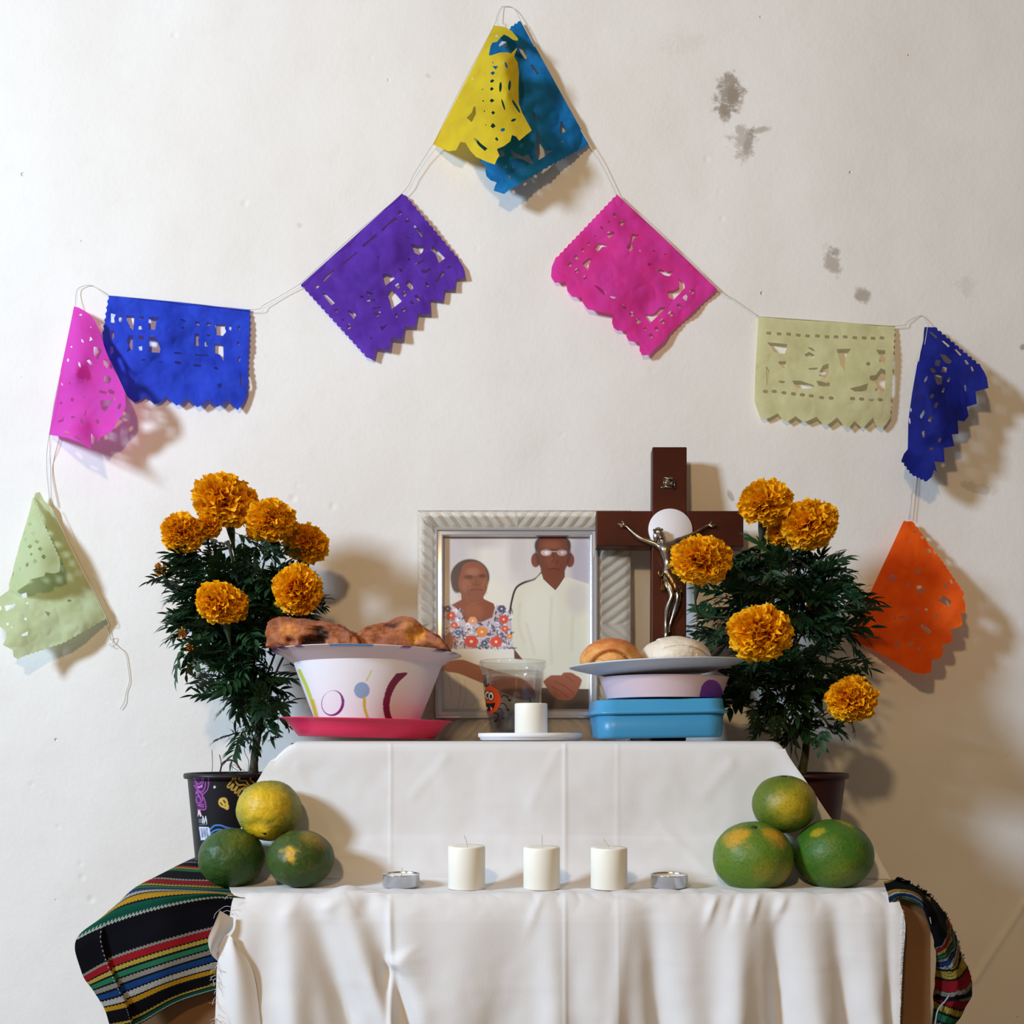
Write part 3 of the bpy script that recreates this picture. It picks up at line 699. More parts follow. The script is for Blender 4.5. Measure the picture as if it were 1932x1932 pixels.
banner('purple cut-paper banner tilted down to the right, left of centre', paper('paper_purple', (104, 56, 184), (84, 42, 158), .3), C2,
       [(o, h, [(1150, 85, 0.0042), (620, 560, 0.0045), (95, 1020, 0.0042), (1800, 950, 0.0070), (1450, 520, 0.0056), (856, 1820, 0.0077), (1300, 1460, 0.0084), (1000, 700, 0.0126), (1020, 500, 0.0105), (1180, 800, 0.0070), (700, 1100, 0.0070), (400, 1300, 0.0056), (1150, 1200, 0.0077)], .005)], 230)
# magenta
o = [(790, 85), (1850, 1080)]+scallop((1850, 1080), (1335, 1555), 13, -10)+[(1290, 1620), (1190, 1700), (1135, 1762), (1060, 1770), (1030, 1720), (1030, 1632), (960, 1625), (920, 1620), (895, 1580), (888, 1512), (800, 1512), (760, 1480), (744, 1430), (748, 1342), (600, 1310), (490, 1290), (440, 1225), (432, 1168), (330, 1160), (278, 1100), (262, 1000), (150, 1015), (108, 950), (115, 850), (160, 745)]+scallop((160, 745), (790, 85), 15, -13)
h = [R4(305, 822, 44, 44, 45), R4(378, 888, 42, 42, 45), R4(462, 958, 34, 34, 45), R4(372, 748, 46, 38, 45), R4(440, 672, 38, 34, 45), R4(500, 605, 34, 26, 45), R4(635, 440, 36, 24, 45), R4(712, 378, 24, 24, 45), R4(768, 305, 44, 30, 45),
     [(805, 390), (835, 365), (890, 372), (845, 425)], [(685, 490), (745, 475), (775, 490), (712, 555)], [(565, 650), (600, 600), (660, 612), (708, 635), (640, 640), (592, 692)], [(430, 812), (500, 755), (535, 762), (500, 830), (496, 890)],
     [(950, 500), (1032, 515), (975, 550), (945, 605), (960, 660), (932, 692), (890, 640), (925, 600)], [(548, 1035), (590, 1045), (685, 1115), (660, 1142)], [(718, 1150), (790, 1160), (770, 1180), (735, 1172)], [(815, 1232), (840, 1228), (898, 1270), (880, 1292)],
     R4(950, 1340, 46, 42, 45), R4(1015, 1412, 50, 46, 45), R4(1088, 1492, 30, 26, 45), R4(1150, 1565, 44, 38, 60), R4(1208, 1492, 48, 36, 60), R4(1272, 1415, 52, 44, 50), R4(1358, 1335, 52, 42, 50), R4(1440, 1250, 46, 38, 50), R4(1512, 1170, 54, 48, 50), R4(1580, 1105, 46, 44, 50),
     [(1200, 880), (1250, 868), (1300, 900), (1390, 885), (1340, 945), (1290, 935)], [(1320, 1100), (1380, 1090), (1440, 1060), (1435, 965), (1500, 1030), (1500, 1070), (1385, 1190), (1330, 1165)], [(1080, 1342), (1140, 1350), (1200, 1320), (1240, 1270), (1300, 1260), (1290, 1290), (1140, 1432)],
     ('e', 1135, 820, 22, 16), ('e', 1180, 682, 20, 8, .5), ('e', 1300, 715, 18, 8), ('e', 1035, 680, 8, 8), ('e', 570, 525, 12, 8)]
banner('magenta cut-paper banner tilted down to the left, right of centre', paper('paper_magenta', (228, 54, 146), (222, 66, 172), .35), C3,
       [(o, h, [(790, 85, 0.0041), (1320, 580, 0.0041), (1850, 1080, 0.0041), (150, 1000, 0.0064), (480, 430, 0.0049), (1135, 1760, 0.0096), (700, 1480, 0.0111), (500, 1270, 0.0127), (800, 900, 0.0119), (1100, 1000, 0.0103), (1500, 1300, 0.0072), (1200, 1350, 0.0049), (1000, 700, 0.0080), (640, 860, 0.0064)], .006)], 230)
# blue
o = [(630, 160), (1815, 280)]+scallop((1815, 280), (1790, 940), 14, -12)+[(1785, 975), (1760, 1040), (1705, 1116), (1622, 1025), (1588, 1062), (1535, 1088), (1452, 1020), (1420, 1065), (1370, 1092), (1282, 1010), (1250, 1050), (1200, 1078), (1107, 1000), (1070, 1045), (1020, 1068), (935, 998), (900, 1030), (855, 1052), (790, 1000), (720, 850), (660, 720), (600, 600), (582, 470)]+scallop((582, 470), (630, 160), 6, -12)
h = [[(655, 312), (695, 322), (680, 355), (692, 395), (655, 388)], ('e', 734, 358, 14, 28), [(780, 328), (850, 332), (840, 450), (815, 448), (812, 408), (795, 405)], [(885, 340), (930, 335), (928, 362), (895, 360)], [(885, 420), (920, 415), (920, 445), (885, 448)],
     [(968, 342), (1058, 342), (1030, 385), (1022, 450), (968, 445)], [(800, 492), (838, 495), (835, 612), (785, 635), (805, 580), (788, 540)], [(882, 495), (926, 498), (925, 537), (880, 532)], [(882, 590), (915, 585), (915, 620), (890, 620)], [(970, 498), (1025, 500), (1065, 605), (1060, 640), (970, 632)],
     [(1210, 370), (1245, 358), (1282, 378), (1272, 388), (1240, 370)], ('e', 1250, 432, 14, 10), [(1352, 378), (1390, 382), (1388, 415), (1362, 408)], [(1445, 388), (1485, 390), (1480, 418), (1446, 410)], [(1520, 400), (1612, 402), (1598, 432), (1610, 465), (1582, 500), (1522, 490)],
     [(1350, 478), (1388, 482), (1378, 535), (1385, 582), (1345, 580)], [(1445, 485), (1482, 486), (1480, 505), (1448, 500)], [(1435, 550), (1460, 560), (1455, 590), (1432, 585)], [(1512, 562), (1585, 575), (1590, 710), (1560, 655), (1512, 640)], ('e', 1645, 435, 10, 20), ('e', 1715, 432, 9, 20),
     [(1350, 650), (1465, 656), (1462, 668), (1352, 662)], ('e', 1210, 642, 36, 9, .1), ('e', 1212, 722, 32, 12, .2), ('e', 1370, 745, 36, 10, .1), [(1500, 762), (1530, 755), (1555, 782), (1530, 780)], [(1535, 905), (1560, 890), (1580, 905), (1555, 940)], [(1722, 800), (1735, 810), (1745, 915), (1730, 918)],
     [(655, 452), (682, 450), (680, 510), (664, 538), (650, 500)], [(652, 588), (675, 592), (670, 640), (655, 655)], ('e', 1066, 716, 16, 6), ('e', 925, 698, 18, 6), ('e', 1710, 560, 10, 18), ('e', 840, 878, 14, 6), ('e', 1718, 690, 9, 22)]
banner('wide blue cut-paper banner hanging straight, upper left', paper('paper_blue', (44, 76, 214), (34, 60, 192), .3), C4,
       [(o, h, [(630, 160, 0.0048), (1220, 220, 0.0048), (1815, 280, 0.0048), (1790, 950, 0.0082), (1705, 1110, 0.0092), (1200, 1070, 0.0111), (860, 1050, 0.0033), (720, 850, 0.0043), (600, 480, 0.0111), (1100, 420, 0.0111), (1300, 700, 0.0072), (900, 500, 0.0082), (820, 760, 0.0121)], .006)], 230)
# small pink one folded over, far left
o = [(350, 255), (390, 265), (435, 290), (480, 320), (520, 370), (555, 445), (585, 540), (620, 640), (650, 730), (700, 820), (745, 905), (772, 975), (778, 1090), (745, 1160), (708, 1205), (690, 1250), (655, 1295), (600, 1320), (548, 1358), (520, 1345), (492, 1305), (490, 1442), (430, 1400), (380, 1375), (300, 1345), (220, 1330), (145, 1320), (152, 1250), (180, 1070), (235, 800), (300, 500)]
h = [[(512, 590), (548, 592), (580, 620), (548, 700), (515, 655)], [(455, 705), (475, 695), (512, 735), (490, 748)], [(388, 710), (402, 730), (405, 765), (385, 740)], [(408, 520), (425, 535), (432, 560), (412, 548)], [(480, 410), (498, 438), (485, 432)], [(483, 500), (505, 530), (478, 545)],
     [(592, 690), (625, 700), (635, 740), (625, 770), (595, 735)], [(600, 830), (640, 830), (662, 860), (640, 895), (595, 885)], [(630, 950), (650, 940), (690, 960), (680, 985), (640, 975)], [(565, 1035), (640, 1030), (670, 1040), (610, 1125), (580, 1110)], [(555, 945), (620, 962), (615, 985), (560, 970)], ('e', 680, 1022, 18, 10), ('e', 725, 1085, 12, 28, .4),
     [(390, 850), (412, 860), (402, 892)], [(425, 980), (442, 1000), (440, 1020), (422, 1000)], [(430, 1150), (452, 1105), (450, 1150), (435, 1170)], [(395, 1190), (415, 1185), (435, 1215), (412, 1235)], [(525, 1200), (548, 1185), (565, 1220), (540, 1235)], [(465, 1185), (485, 1215), (475, 1235)], ('e', 340, 1172, 18, 10), ('e', 290, 1300, 20, 12, .3), ('e', 385, 1350, 40, 7, .5),
     ('e', 328, 590, 7, 8), ('e', 300, 700, 8, 14), ('e', 242, 1056, 12, 12), ('e', 335, 1028, 14, 18), [(210, 1210), (255, 1188), (270, 1160), (262, 1205), (225, 1218)], ('e', 405, 325, 12, 8), ('e', 440, 865, 8, 18), ('e', 250, 900, 5, 14, -.4), ('e', 315, 890, 5, 16, .3), ('e', 655, 750, 12, 22)]
banner('small bright pink cut-paper banner folded over and lifted off the wall, far left', paper('paper_pink', (232, 72, 190), (226, 84, 200), .45), C4,
       [(o, h, [(350, 255, .010), (240, 800, .012), (150, 1310, .012), (360, 380, .030), (350, 800, .060), (330, 1330, .070), (490, 1430, .075), (450, 800, .045), (500, 1250, .040), (560, 1350, .050), (640, 680, .035), (770, 1030, .060), (560, 480, .022), (600, 1050, .045)], .003)], 210)
# cream / pale yellow-green, right
o = [(120, 145), (1120, 215)]+scallop((1120, 215), (1088, 860), 15, -8)+[(1082, 880), (1050, 930), (1012, 966), (975, 940), (955, 880), (920, 915), (880, 960), (845, 930), (822, 905), (795, 935), (765, 962), (735, 930), (692, 878), (650, 915), (605, 942), (570, 905), (542, 875), (500, 895), (450, 915), (415, 890), (390, 870), (355, 895), (320, 915), (285, 885), (262, 848), (205, 880), (152, 896), (130, 870), (112, 820), (92, 760), (95, 600), (105, 400)]
h = [R4(x, y, 34, 22, 6) for x, y in [(195, 265), (270, 270), (340, 272), (410, 280), (478, 285), (550, 285), (620, 292), (685, 292), (752, 292), (822, 298), (890, 300), (955, 302), (1020, 300)]]
h += [('e', x, y, 20, 13, .1) for x, y in [(170, 690), (235, 690), (305, 700), (375, 708), (440, 715), (505, 722), (580, 735), (650, 738), (805, 742), (872, 745), (942, 748), (1008, 750)]]
h += [[(180, 330), (330, 345), (325, 380), (310, 415), (230, 405), (215, 370)], [(260, 470), (320, 468), (318, 525), (290, 515)], [(175, 500), (200, 540), (195, 600), (180, 650)], [(365, 610), (430, 612), (525, 645), (520, 665), (440, 672), (390, 655)], [(540, 610), (640, 625), (638, 655), (560, 652)],
      [(560, 555), (590, 500), (630, 485), (632, 560), (610, 595), (560, 575)], [(690, 380), (795, 378), (765, 420), (752, 470), (750, 550), (720, 500), (705, 440)], [(975, 385), (1045, 390), (1040, 480), (1000, 475), (1005, 430)], [(1010, 520), (1045, 535), (1042, 690), (965, 690), (985, 640), (930, 600), (930, 575), (975, 570)],
      [(785, 668), (860, 650), (920, 630), (905, 690), (820, 690)], ('e', 920, 488, 16, 14), [(455, 420), (490, 400), (530, 425), (520, 450), (495, 430), (470, 440)], [(470, 365), (510, 372), (540, 400), (515, 395)], [(480, 520), (560, 515), (540, 530), (490, 532)], ('e', 290, 620, 24, 9, .1), ('e', 180, 270, 1, 1)]
banner('pale yellow-green cut-paper banner hanging straight, upper right', paper('paper_cream', (226, 222, 176), (212, 208, 156), .35), C5,
       [(o, h, [(120, 145, .005), (620, 180, .005), (1120, 215, .006), (1090, 860, .008), (1010, 960, .009), (600, 930, .010), (150, 890, .009), (100, 600, .009), (600, 500, .010), (850, 600, .013), (300, 500, .008)], .003)], 230)
# navy, folded, right
o = [(1328, 220), (1395, 222)]+scallop((1395, 222), (1740, 515), 11, 14)+[(1765, 545), (1785, 590), (1797, 665), (1702, 690), (1712, 780), (1640, 802), (1652, 870), (1620, 908), (1572, 902), (1578, 1000), (1528, 1002), (1548, 1088), (1470, 1102), (1476, 1206), (1402, 1200), (1422, 1282), (1400, 1262), (1385, 1312), (1350, 1342)]+scallop((1350, 1342), (1240, 1290), 4, 12)+scallop((1240, 1290), (1163, 1185), 4, 12)+[(1180, 1145), (1208, 1110), (1212, 900), (1240, 700), (1275, 500), (1305, 390), (1322, 320)]
h = [[(1365, 258), (1380, 255), (1425, 295), (1410, 302)], [(1452, 318), (1470, 322), (1515, 360), (1500, 368)], [(1548, 385), (1562, 382), (1602, 425), (1588, 430)], [(1620, 460), (1635, 462), (1655, 492), (1635, 492)], [(1665, 505), (1680, 512), (1690, 545), (1675, 540)],
     R4(1425, 482, 36, 44, 10), R4(1474, 532, 34, 40, 15), [(1442, 420), (1478, 422), (1530, 470), (1515, 490), (1480, 480)], [(1366, 525), (1395, 518), (1416, 548), (1390, 555)], [(1400, 565), (1462, 580), (1455, 638), (1425, 640), (1408, 600)], [(1495, 610), (1510, 580), (1520, 600), (1505, 628)], R4(1384, 725, 24, 36, 30), R4(1415, 790, 20, 40, 25), [(1295, 870), (1325, 822), (1336, 845), (1305, 892)], R4(1375, 890, 24, 44, 25),
     [(1310, 990), (1328, 970), (1330, 1022), (1318, 1030)], [(1618, 648), (1630, 640), (1636, 680), (1625, 692)], ('e', 1468, 680, 8, 20, .3), [(1360, 1100), (1400, 1100), (1380, 1122)], ('e', 1222, 905, 6, 24, -.1), ('e', 1340, 600, 8, 26, .4), ('e', 1440, 1045, 10, 18, .4), ('e', 1232, 825, 5, 16)]
banner('navy blue cut-paper banner folded down, far right of the garland', paper('paper_navy', (14, 26, 124), (12, 20, 96), .15), C5,
       [(o, h, [(1328, 220, .008), (1240, 700, .010), (1215, 1100, .012), (1170, 1190, .04), (1350, 1330, .055), (1395, 225, .014), (1600, 420, .030), (1795, 660, .060), (1470, 700, .045), (1480, 1200, .06), (1330, 700, .050), (1340, 1000, .055), (1270, 800, .030), (1640, 850, .05)], .006)], 210)
# orange, right
o = [(785, 112), (815, 120), (860, 118)]+scallop((860, 118), (1110, 450), 7, 9)+scallop((1110, 450), (1360, 815), 9, 9)+[(1345, 850), (1372, 900), (1372, 992), (1345, 1000), (1320, 985), (1342, 1040), (1345, 1110), (1290, 1138), (1226, 1150), (1248, 1215), (1244, 1272), (1195, 1288), (1143, 1292), (1162, 1345), (1150, 1412), (1100, 1432), (1050, 1440), (1048, 1500), (1042, 1560), (985, 1575), (905, 1570), (860, 1545)]+scallop((860, 1545), (480, 1330), 10, 9)+[(400, 1300), (275, 1225), (330, 1090), (385, 975)]
h = [[(800, 730), (825, 708), (850, 738), (828, 752)], [(885, 735), (945, 730), (990, 770), (975, 805), (925, 808)], [(1090, 870), (1130, 865), (1160, 820), (1185, 840), (1240, 880), (1215, 942), (1160, 900)], [(895, 962), (920, 945), (935, 965), (912, 978)], [(982, 955), (1010, 948), (1025, 970), (1005, 985)], [(1075, 1035), (1098, 1005), (1110, 1012), (1092, 1048)],
     [(830, 1290), (855, 1265), (885, 1290), (855, 1312)], [(690, 1290), (760, 1262), (762, 1282), (715, 1315)], [(945, 1100), (985, 1105), (1055, 1180), (1010, 1190), (960, 1140)], ('e', 962, 275, 18, 12, .5), ('e', 890, 218, 20, 9), ('e', 1030, 335, 22, 12, .7), ('e', 1020, 400, 26, 16, .6), ('e', 1082, 410, 12, 26, -.3),
     [(640, 640), (690, 625), (715, 660), (690, 700), (650, 690)], [(880, 600), (930, 572), (950, 600), (900, 625)], [(1155, 700), (1180, 712), (1208, 770), (1180, 755)], ('e', 1238, 695, 12, 24, -.4), ('e', 768, 1035, 30, 14), ('e', 828, 1055, 16, 12), ('e', 930, 1335, 10, 26, .4), ('e', 850, 305, 12, 6), ('e', 700, 1040, 12, 10), ('e', 570, 975, 30, 10)]
banner('orange cut-paper banner curling out behind the right-hand marigold plant', paper('paper_orange', (246, 100, 14), (228, 80, 16), .35), C7,
       [(o, h, [(785, 112, .008), (500, 720, .008), (275, 1220, .010), (1100, 450, .030), (1370, 950, .065), (1040, 1570, .055), (700, 1400, .028), (850, 800, .045), (1150, 1000, .055), (600, 1000, .020), (700, 600, .032)], .006)], 210)
# pale mint one, lower left, front lobe folded over a hanging sheet
o1 = [(280, 125), (315, 118), (350, 185), (400, 235), (520, 500), (640, 740), (742, 920), (842, 1115)]+scallop((842, 1115), (500, 1310), 9, 9)+scallop((500, 1310), (170, 1420), 9, 9)+[(145, 1445), (108, 1425), (100, 1370), (60, 1350), (22, 1330), (50, 1275), (45, 1225), (0, 1185), (-60, 1150), (-75, 1050), (-20, 960), (68, 900), (75, 850), (150, 560), (240, 260)]
h1 = [[(168, 928), (208, 915), (216, 952), (180, 958)], [(35, 1020), (90, 1012), (130, 1000), (105, 1035), (50, 1065)], [(-60, 1030), (10, 1020), (12, 1055), (-40, 1060)], [(198, 1000), (225, 985), (225, 1012)], [(185, 1128), (210, 1105), (212, 1140)], [(162, 1252), (225, 1220), (218, 1255), (180, 1262)], ('e', 60, 1165, 10, 12), ('e', 92, 1192, 8, 10), [(350, 1060), (400, 1075), (385, 1110)], ('e', 550, 980, 18, 10)]
o2 = [(262, 150), (272, 200)]+scallop((272, 220), (470, 650), 14, 10)+[(478, 700), (470, 752), (425, 765), (362, 755), (350, 785), (290, 800), (235, 812), (215, 850), (170, 880), (120, 912), (72, 885), (70, 850), (148, 560), (236, 270)]
h2 = [R4(x, y, 30, 30, 40) for x, y in [(235, 372), (205, 490), (265, 445), (296, 508), (236, 548), (320, 568), (346, 632), (276, 668), (192, 438)]]+[R4(248, 612, 18, 18, 40), ('e', 215, 695, 12, 18, .3), ('e', 158, 725, 10, 16), [(148, 560), (192, 640), (160, 640), (130, 620)], [(100, 720), (116, 770), (88, 810), (85, 760)]]
banner('pale mint cut-paper banner folded over, at the lower left end of the garland', paper('paper_mint', (206, 216, 176), (196, 208, 156), .4), C6,
       [(o1, h1, [(300, 120, .010), (600, 650, .010), (842, 1115, .012), (240, 300, .012), (75, 880, .030), (-60, 1050, .045), (130, 1430, .045), (500, 1310, .028), (400, 900, .022), (150, 1150, .040)], .007),
        (o2, h2, [(262, 150, .014), (470, 650, .040), (470, 750, .046), (72, 885, .034), (150, 560, .024), (300, 600, .046), (230, 300, .026), (220, 820, .055)], .002)], 190)

# ---------------------------------------------------------------- the white string that carries them
def make_string():
    m = mat('cotton_thread', (205, 198, 186), rough=0.9)
    t = thing('string', P(947, 13, -.004), 'thin white string of the garland, pinned at the peak and at both sides', 'string')
    runs = [[(142, 578, .010), (143, 560, .006), (146, 546, .004), (156, 540, .003), (170, 538, .002), (182, 543, .003), (203, 557, .007)],
            [(203, 557, .008), (340, 570, .008), (473, 584, .008), (500, 574, .006), (536, 554, .005), (567, 535, .007)],
            [(567, 535, .0075), (660, 450, .0075), (758, 365, .0075), (780, 330, .008), (800, 298, .009), (817, 272, .012)],
            [(817, 272, .0125), (870, 165, .0115), (932, 48, .0115), (936, 35, .008), (944, 17, .004), (950, 12, .002), (965, 13, .002), (975, 22, .004), (983, 40, .008)],
            [(983, 40, .009), (1045, 155, .009), (1112, 273, .009), (1132, 303, .007), (1150, 338, .006), (1164, 368, .006)],
            [(1164, 366, .0075), (1260, 455, .0075), (1355, 546, .0075), (1380, 562, .005), (1432, 598, .005)],
            [(1431, 597, .0065), (1560, 606, .0065), (1690, 615, .0065), (1712, 606, .005), (1736, 595, .002), (1745, 600, .004), (1753, 613, .008)],
            [(1744, 617, .009), (1726, 730, .011), (1716, 806, .012), (1720, 900, .010), (1717, 979, .008)], [(1750, 617, .009), (1722, 800, .006), (1726, 880, .004), (1714, 978, .006)],
            [(1706, 983, .009), (1655, 1090, .009), (1606, 1196, .011)],
            [(140, 578, .011), (117, 690, .013), (93, 818, .013), (88, 880, .006), (94, 950, .009)], [(94, 818, .010), (95, 880, .003), (97, 952, .009)],
            [(95, 955, .013), (150, 1060, .011), (200, 1164, .013), (203, 1182, .005), (209, 1205, .003), (222, 1219, .002), (236, 1232, .002), (241, 1255, .002), (244, 1285, .002), (238, 1305, .002), (234, 1325, .003), (226, 1338, .003)],
            [(204, 1205, .003), (212, 1200, .006), (213, 1212, .004), (206, 1216, .004), (216, 1222, .004)]]
    for r in runs:
        mb = MB(); mb.tube([Vector(q) for q in spline([P(a, b_, -c) for a, b_, c in r], 8)], .00042, 5)
        build('string_run', mb.v, mb.f, m, t)
make_string()
# ---------------------------------------------------------------- potted marigolds
petal_m = mat('marigold_petal', (255, 160, 10), rough=0.55, vcol='col', translucent=0.25, spec=0.3)
leaf_m = mat('marigold_leaf', (38, 72, 38), rough=0.5, color2=(22, 46, 28), vscale=40, translucent=0.12, spec=0.35, objrand=0.45)
stem_m = mat('marigold_stem', (52, 78, 48), rough=0.6, color2=(60, 58, 48), vscale=60)
bark_m = mat('woody_stem', (72, 74, 56), rough=0.85, color2=(48, 44, 36), vscale=90, bump=0.0006, bscale=200)
root_m = mat('dry_root', (62, 50, 46), rough=.9)
soil_m = mat('potting_soil', (42, 34, 30), rough=1.0, color2=(20, 16, 14), vscale=120, bump=0.003, bscale=140)

def frame(d, up=Vector((0, 0, 1))):
    d = Vector(d).normalized()
    s = d.cross(up)
    if s.length < 1e-3: s = d.cross(Vector((1, 0, 0)))
    s.normalize(); u = s.cross(d).normalized()
    return s, d, u                                     # right, forward, up

def flower(parent, c, rx, rz, d, stalk, seed, withered=False):
    """c centre, rx radius in m, rz half height, d the way the face looks"""
    rnd = random.Random(seed)
    c = Vector(c); s, d, u = frame(d, Vector((0.05, 0.1, 1)))
    mb = MB()
    # green calyx and stalk
    back = c-d*rx*.35
    pts = [Vector(q) for q in spline(stalk+[back], 6)]
    n = len(pts); rs = [.0014+.0000*i for i in range(n)]
    base_dir = (pts[-1]-pts[-4]).normalized()
    for i in range(n):
        tt = (pts[i]-pts[-1]).length/(rx*1.1)
        if tt < 1.0: rs[i] = .0018+(.0058 if not withered else .003)*(1-tt)**.6*min(1, rx/.028)
    mb.tube(pts, rs, 8)
    fh = build('flower_head', mb.v, mb.f, stem_m, parent)
    pb = MB()
    npet = 340 if rx > .022 else 220
    if withered: npet = 26
    ga = math.pi*(3-math.sqrt(5))
    for k in range(npet):
        t_ = (k+.5)/npet
        cz = 1-1.62*t_                       # from the face round to behind the rim
        sr = math.sqrt(max(0, 1-cz*cz)); a = ga*k+rnd.uniform(-.25, .25)
        dirv = (s*math.cos(a)*sr+u*math.sin(a)*sr+d*cz+Vector((rnd.uniform(-1, 1), rnd.uniform(-1, 1), rnd.uniform(-1, 1)))*.10).normalized()
        R = rx*rnd.uniform(.84, 1.07)*(1+.04*math.sin(5*a))
        if withered: R *= rnd.uniform(.5, 1.2)
        sd = dirv.cross(Vector((rnd.uniform(-1, 1), rnd.uniform(-1, 1), rnd.uniform(-1, 1)))).normalized()
        nn = dirv.cross(sd)
        wd = rx*rnd.uniform(.15, .27); ph = rnd.uniform(0, 6.3); fr = rnd.uniform(1.8, 3.6); amp = rx*rnd.uniform(.07, .13)
        nu_, nv_ = 7, 5; V = []; Cc = []
        for i in range(nv_):
            f = i/(nv_-1)
            for j in range(nu_):
                g_ = j/(nu_-1)*2-1
                r = R*(.30+.70*f)-R*.10*g_*g_*f+R*.035*math.cos(g_*7+ph)*f
                w_ = wd*(.18+.82*f**.8)*g_
                off = amp*f*f*math.sin(g_*fr*1.6+ph)+amp*1.1*f**3*(1 if rnd.random() < .5 else 1)
                p = dirv*r+sd*w_+nn*off
                p = p-u*p.dot(u)*(1-rz/rx)
                V.append(c+p)
                t1 = f**1.5
                ye = rnd.uniform(.0, 1)*.04
                lo_ = np.array((.80, .15, .000)); hi_ = np.array((1.0, .53+ye, .006))
                if withered: lo_ = np.array((.12, .02, .01)); hi_ = np.array((.75, .30, .02))
                Cc.append(lo_*(1-t1)+hi_*t1)
        pb.add(V, grid_faces(nv_, nu_), Cc)
    Dc, Fcc = sphere_dirs(10, 16); pb.add([c+Vector((q[0], q[1], q[2]*rz/rx))*rx*(.42 if not withered else .2) for q in Dc], Fcc, np.array((.6, .09, 0)))
    po = build('petals', pb.v, pb.f, petal_m, fh, colors=np.array(pb.c), kind='stuff')
    po.parent = fh; fh_w = wloc(fh)
    return fh

def leaf_mesh(seed, pairs=6, wide=1.0, length=1.0):
    """pinnate leaf one unit long along +Y, lying in XY, drooping towards -Z"""
    rnd = random.Random(seed); mb = MB()
    def mid(t): return Vector((.04*math.sin(t*3+seed), t*length, -.22*t*t*length))
    mb.tube([mid(t) for t in np.linspace(0, 1, 6)], [.012, .011, .010, .009, .007, .004], 4, caps=False)
    def leaflet(p, d, L, w):
        d = Vector(d).normalized(); s = d.cross(Vector((0, 0, 1))).normalized(); up = s.cross(d)
        prof = [(0, .12), (.2, .75), (.45, 1.0), (.7, .72), (.88, .34), (1, .02)]
        V = []
        for t, ww in prof:
            b = p+d*L*t-Vector((0, 0, 1))*L*.22*t*t
            V += [b-s*w*ww+up*w*.35*ww, b, b+s*w*ww+up*w*.35*ww]
        mb.add(V, [(i*3+j, i*3+j+1, i*3+j+4, i*3+j+3) for i in range(5) for j in range(2)])
    for k in range(pairs):
        t = .22+.70*k/pairs
        for sg in (-1, 1):
            a = rnd.uniform(.75, 1.1)-.25*t
            leaflet(mid(t+rnd.uniform(-.02, .02)), (sg*math.sin(a), math.cos(a), rnd.uniform(-.15, .15)), (.44-.16*abs(t-.45))*rnd.uniform(.85, 1.1), .068*wide)
    leaflet(mid(.96), (0, 1, -.3), .34, .05*wide)
    me = bpy.data.meshes.new('leaf'); me.from_pydata([tuple(v) for v in mb.v], [], mb.f)
    me.polygons.foreach_set('use_smooth', [True]*len(me.polygons)); me.materials.append(leaf_m); me.update()
    return me
LEAVES = [leaf_mesh(1), leaf_mesh(2, 7, .85), leaf_mesh(3, 5, 1.15), leaf_mesh(4, 6, .75), leaf_mesh(5, 4, 1.5)]

def put_leaf(parent, p, d, L, rnd, kind=None, roll=None):
    o = bpy.data.objects.new('leaf', LEAVES[rnd.randrange(4) if kind is None else kind]); COL.objects.link(o)
    o.parent = parent
    s, f, u = frame(d)
    Mx = Matrix((s, f, u)).transposed().to_4x4()
    Mx = Mx @ Matrix.Rotation(rnd.uniform(-.9, .9) if roll is None else roll, 4, 'Y')
    Mx = Matrix.Translation(Vector(p)-wloc(parent)) @ Mx @ Matrix.Diagonal((L, L, L, 1))
    o.matrix_local = Mx
    return o

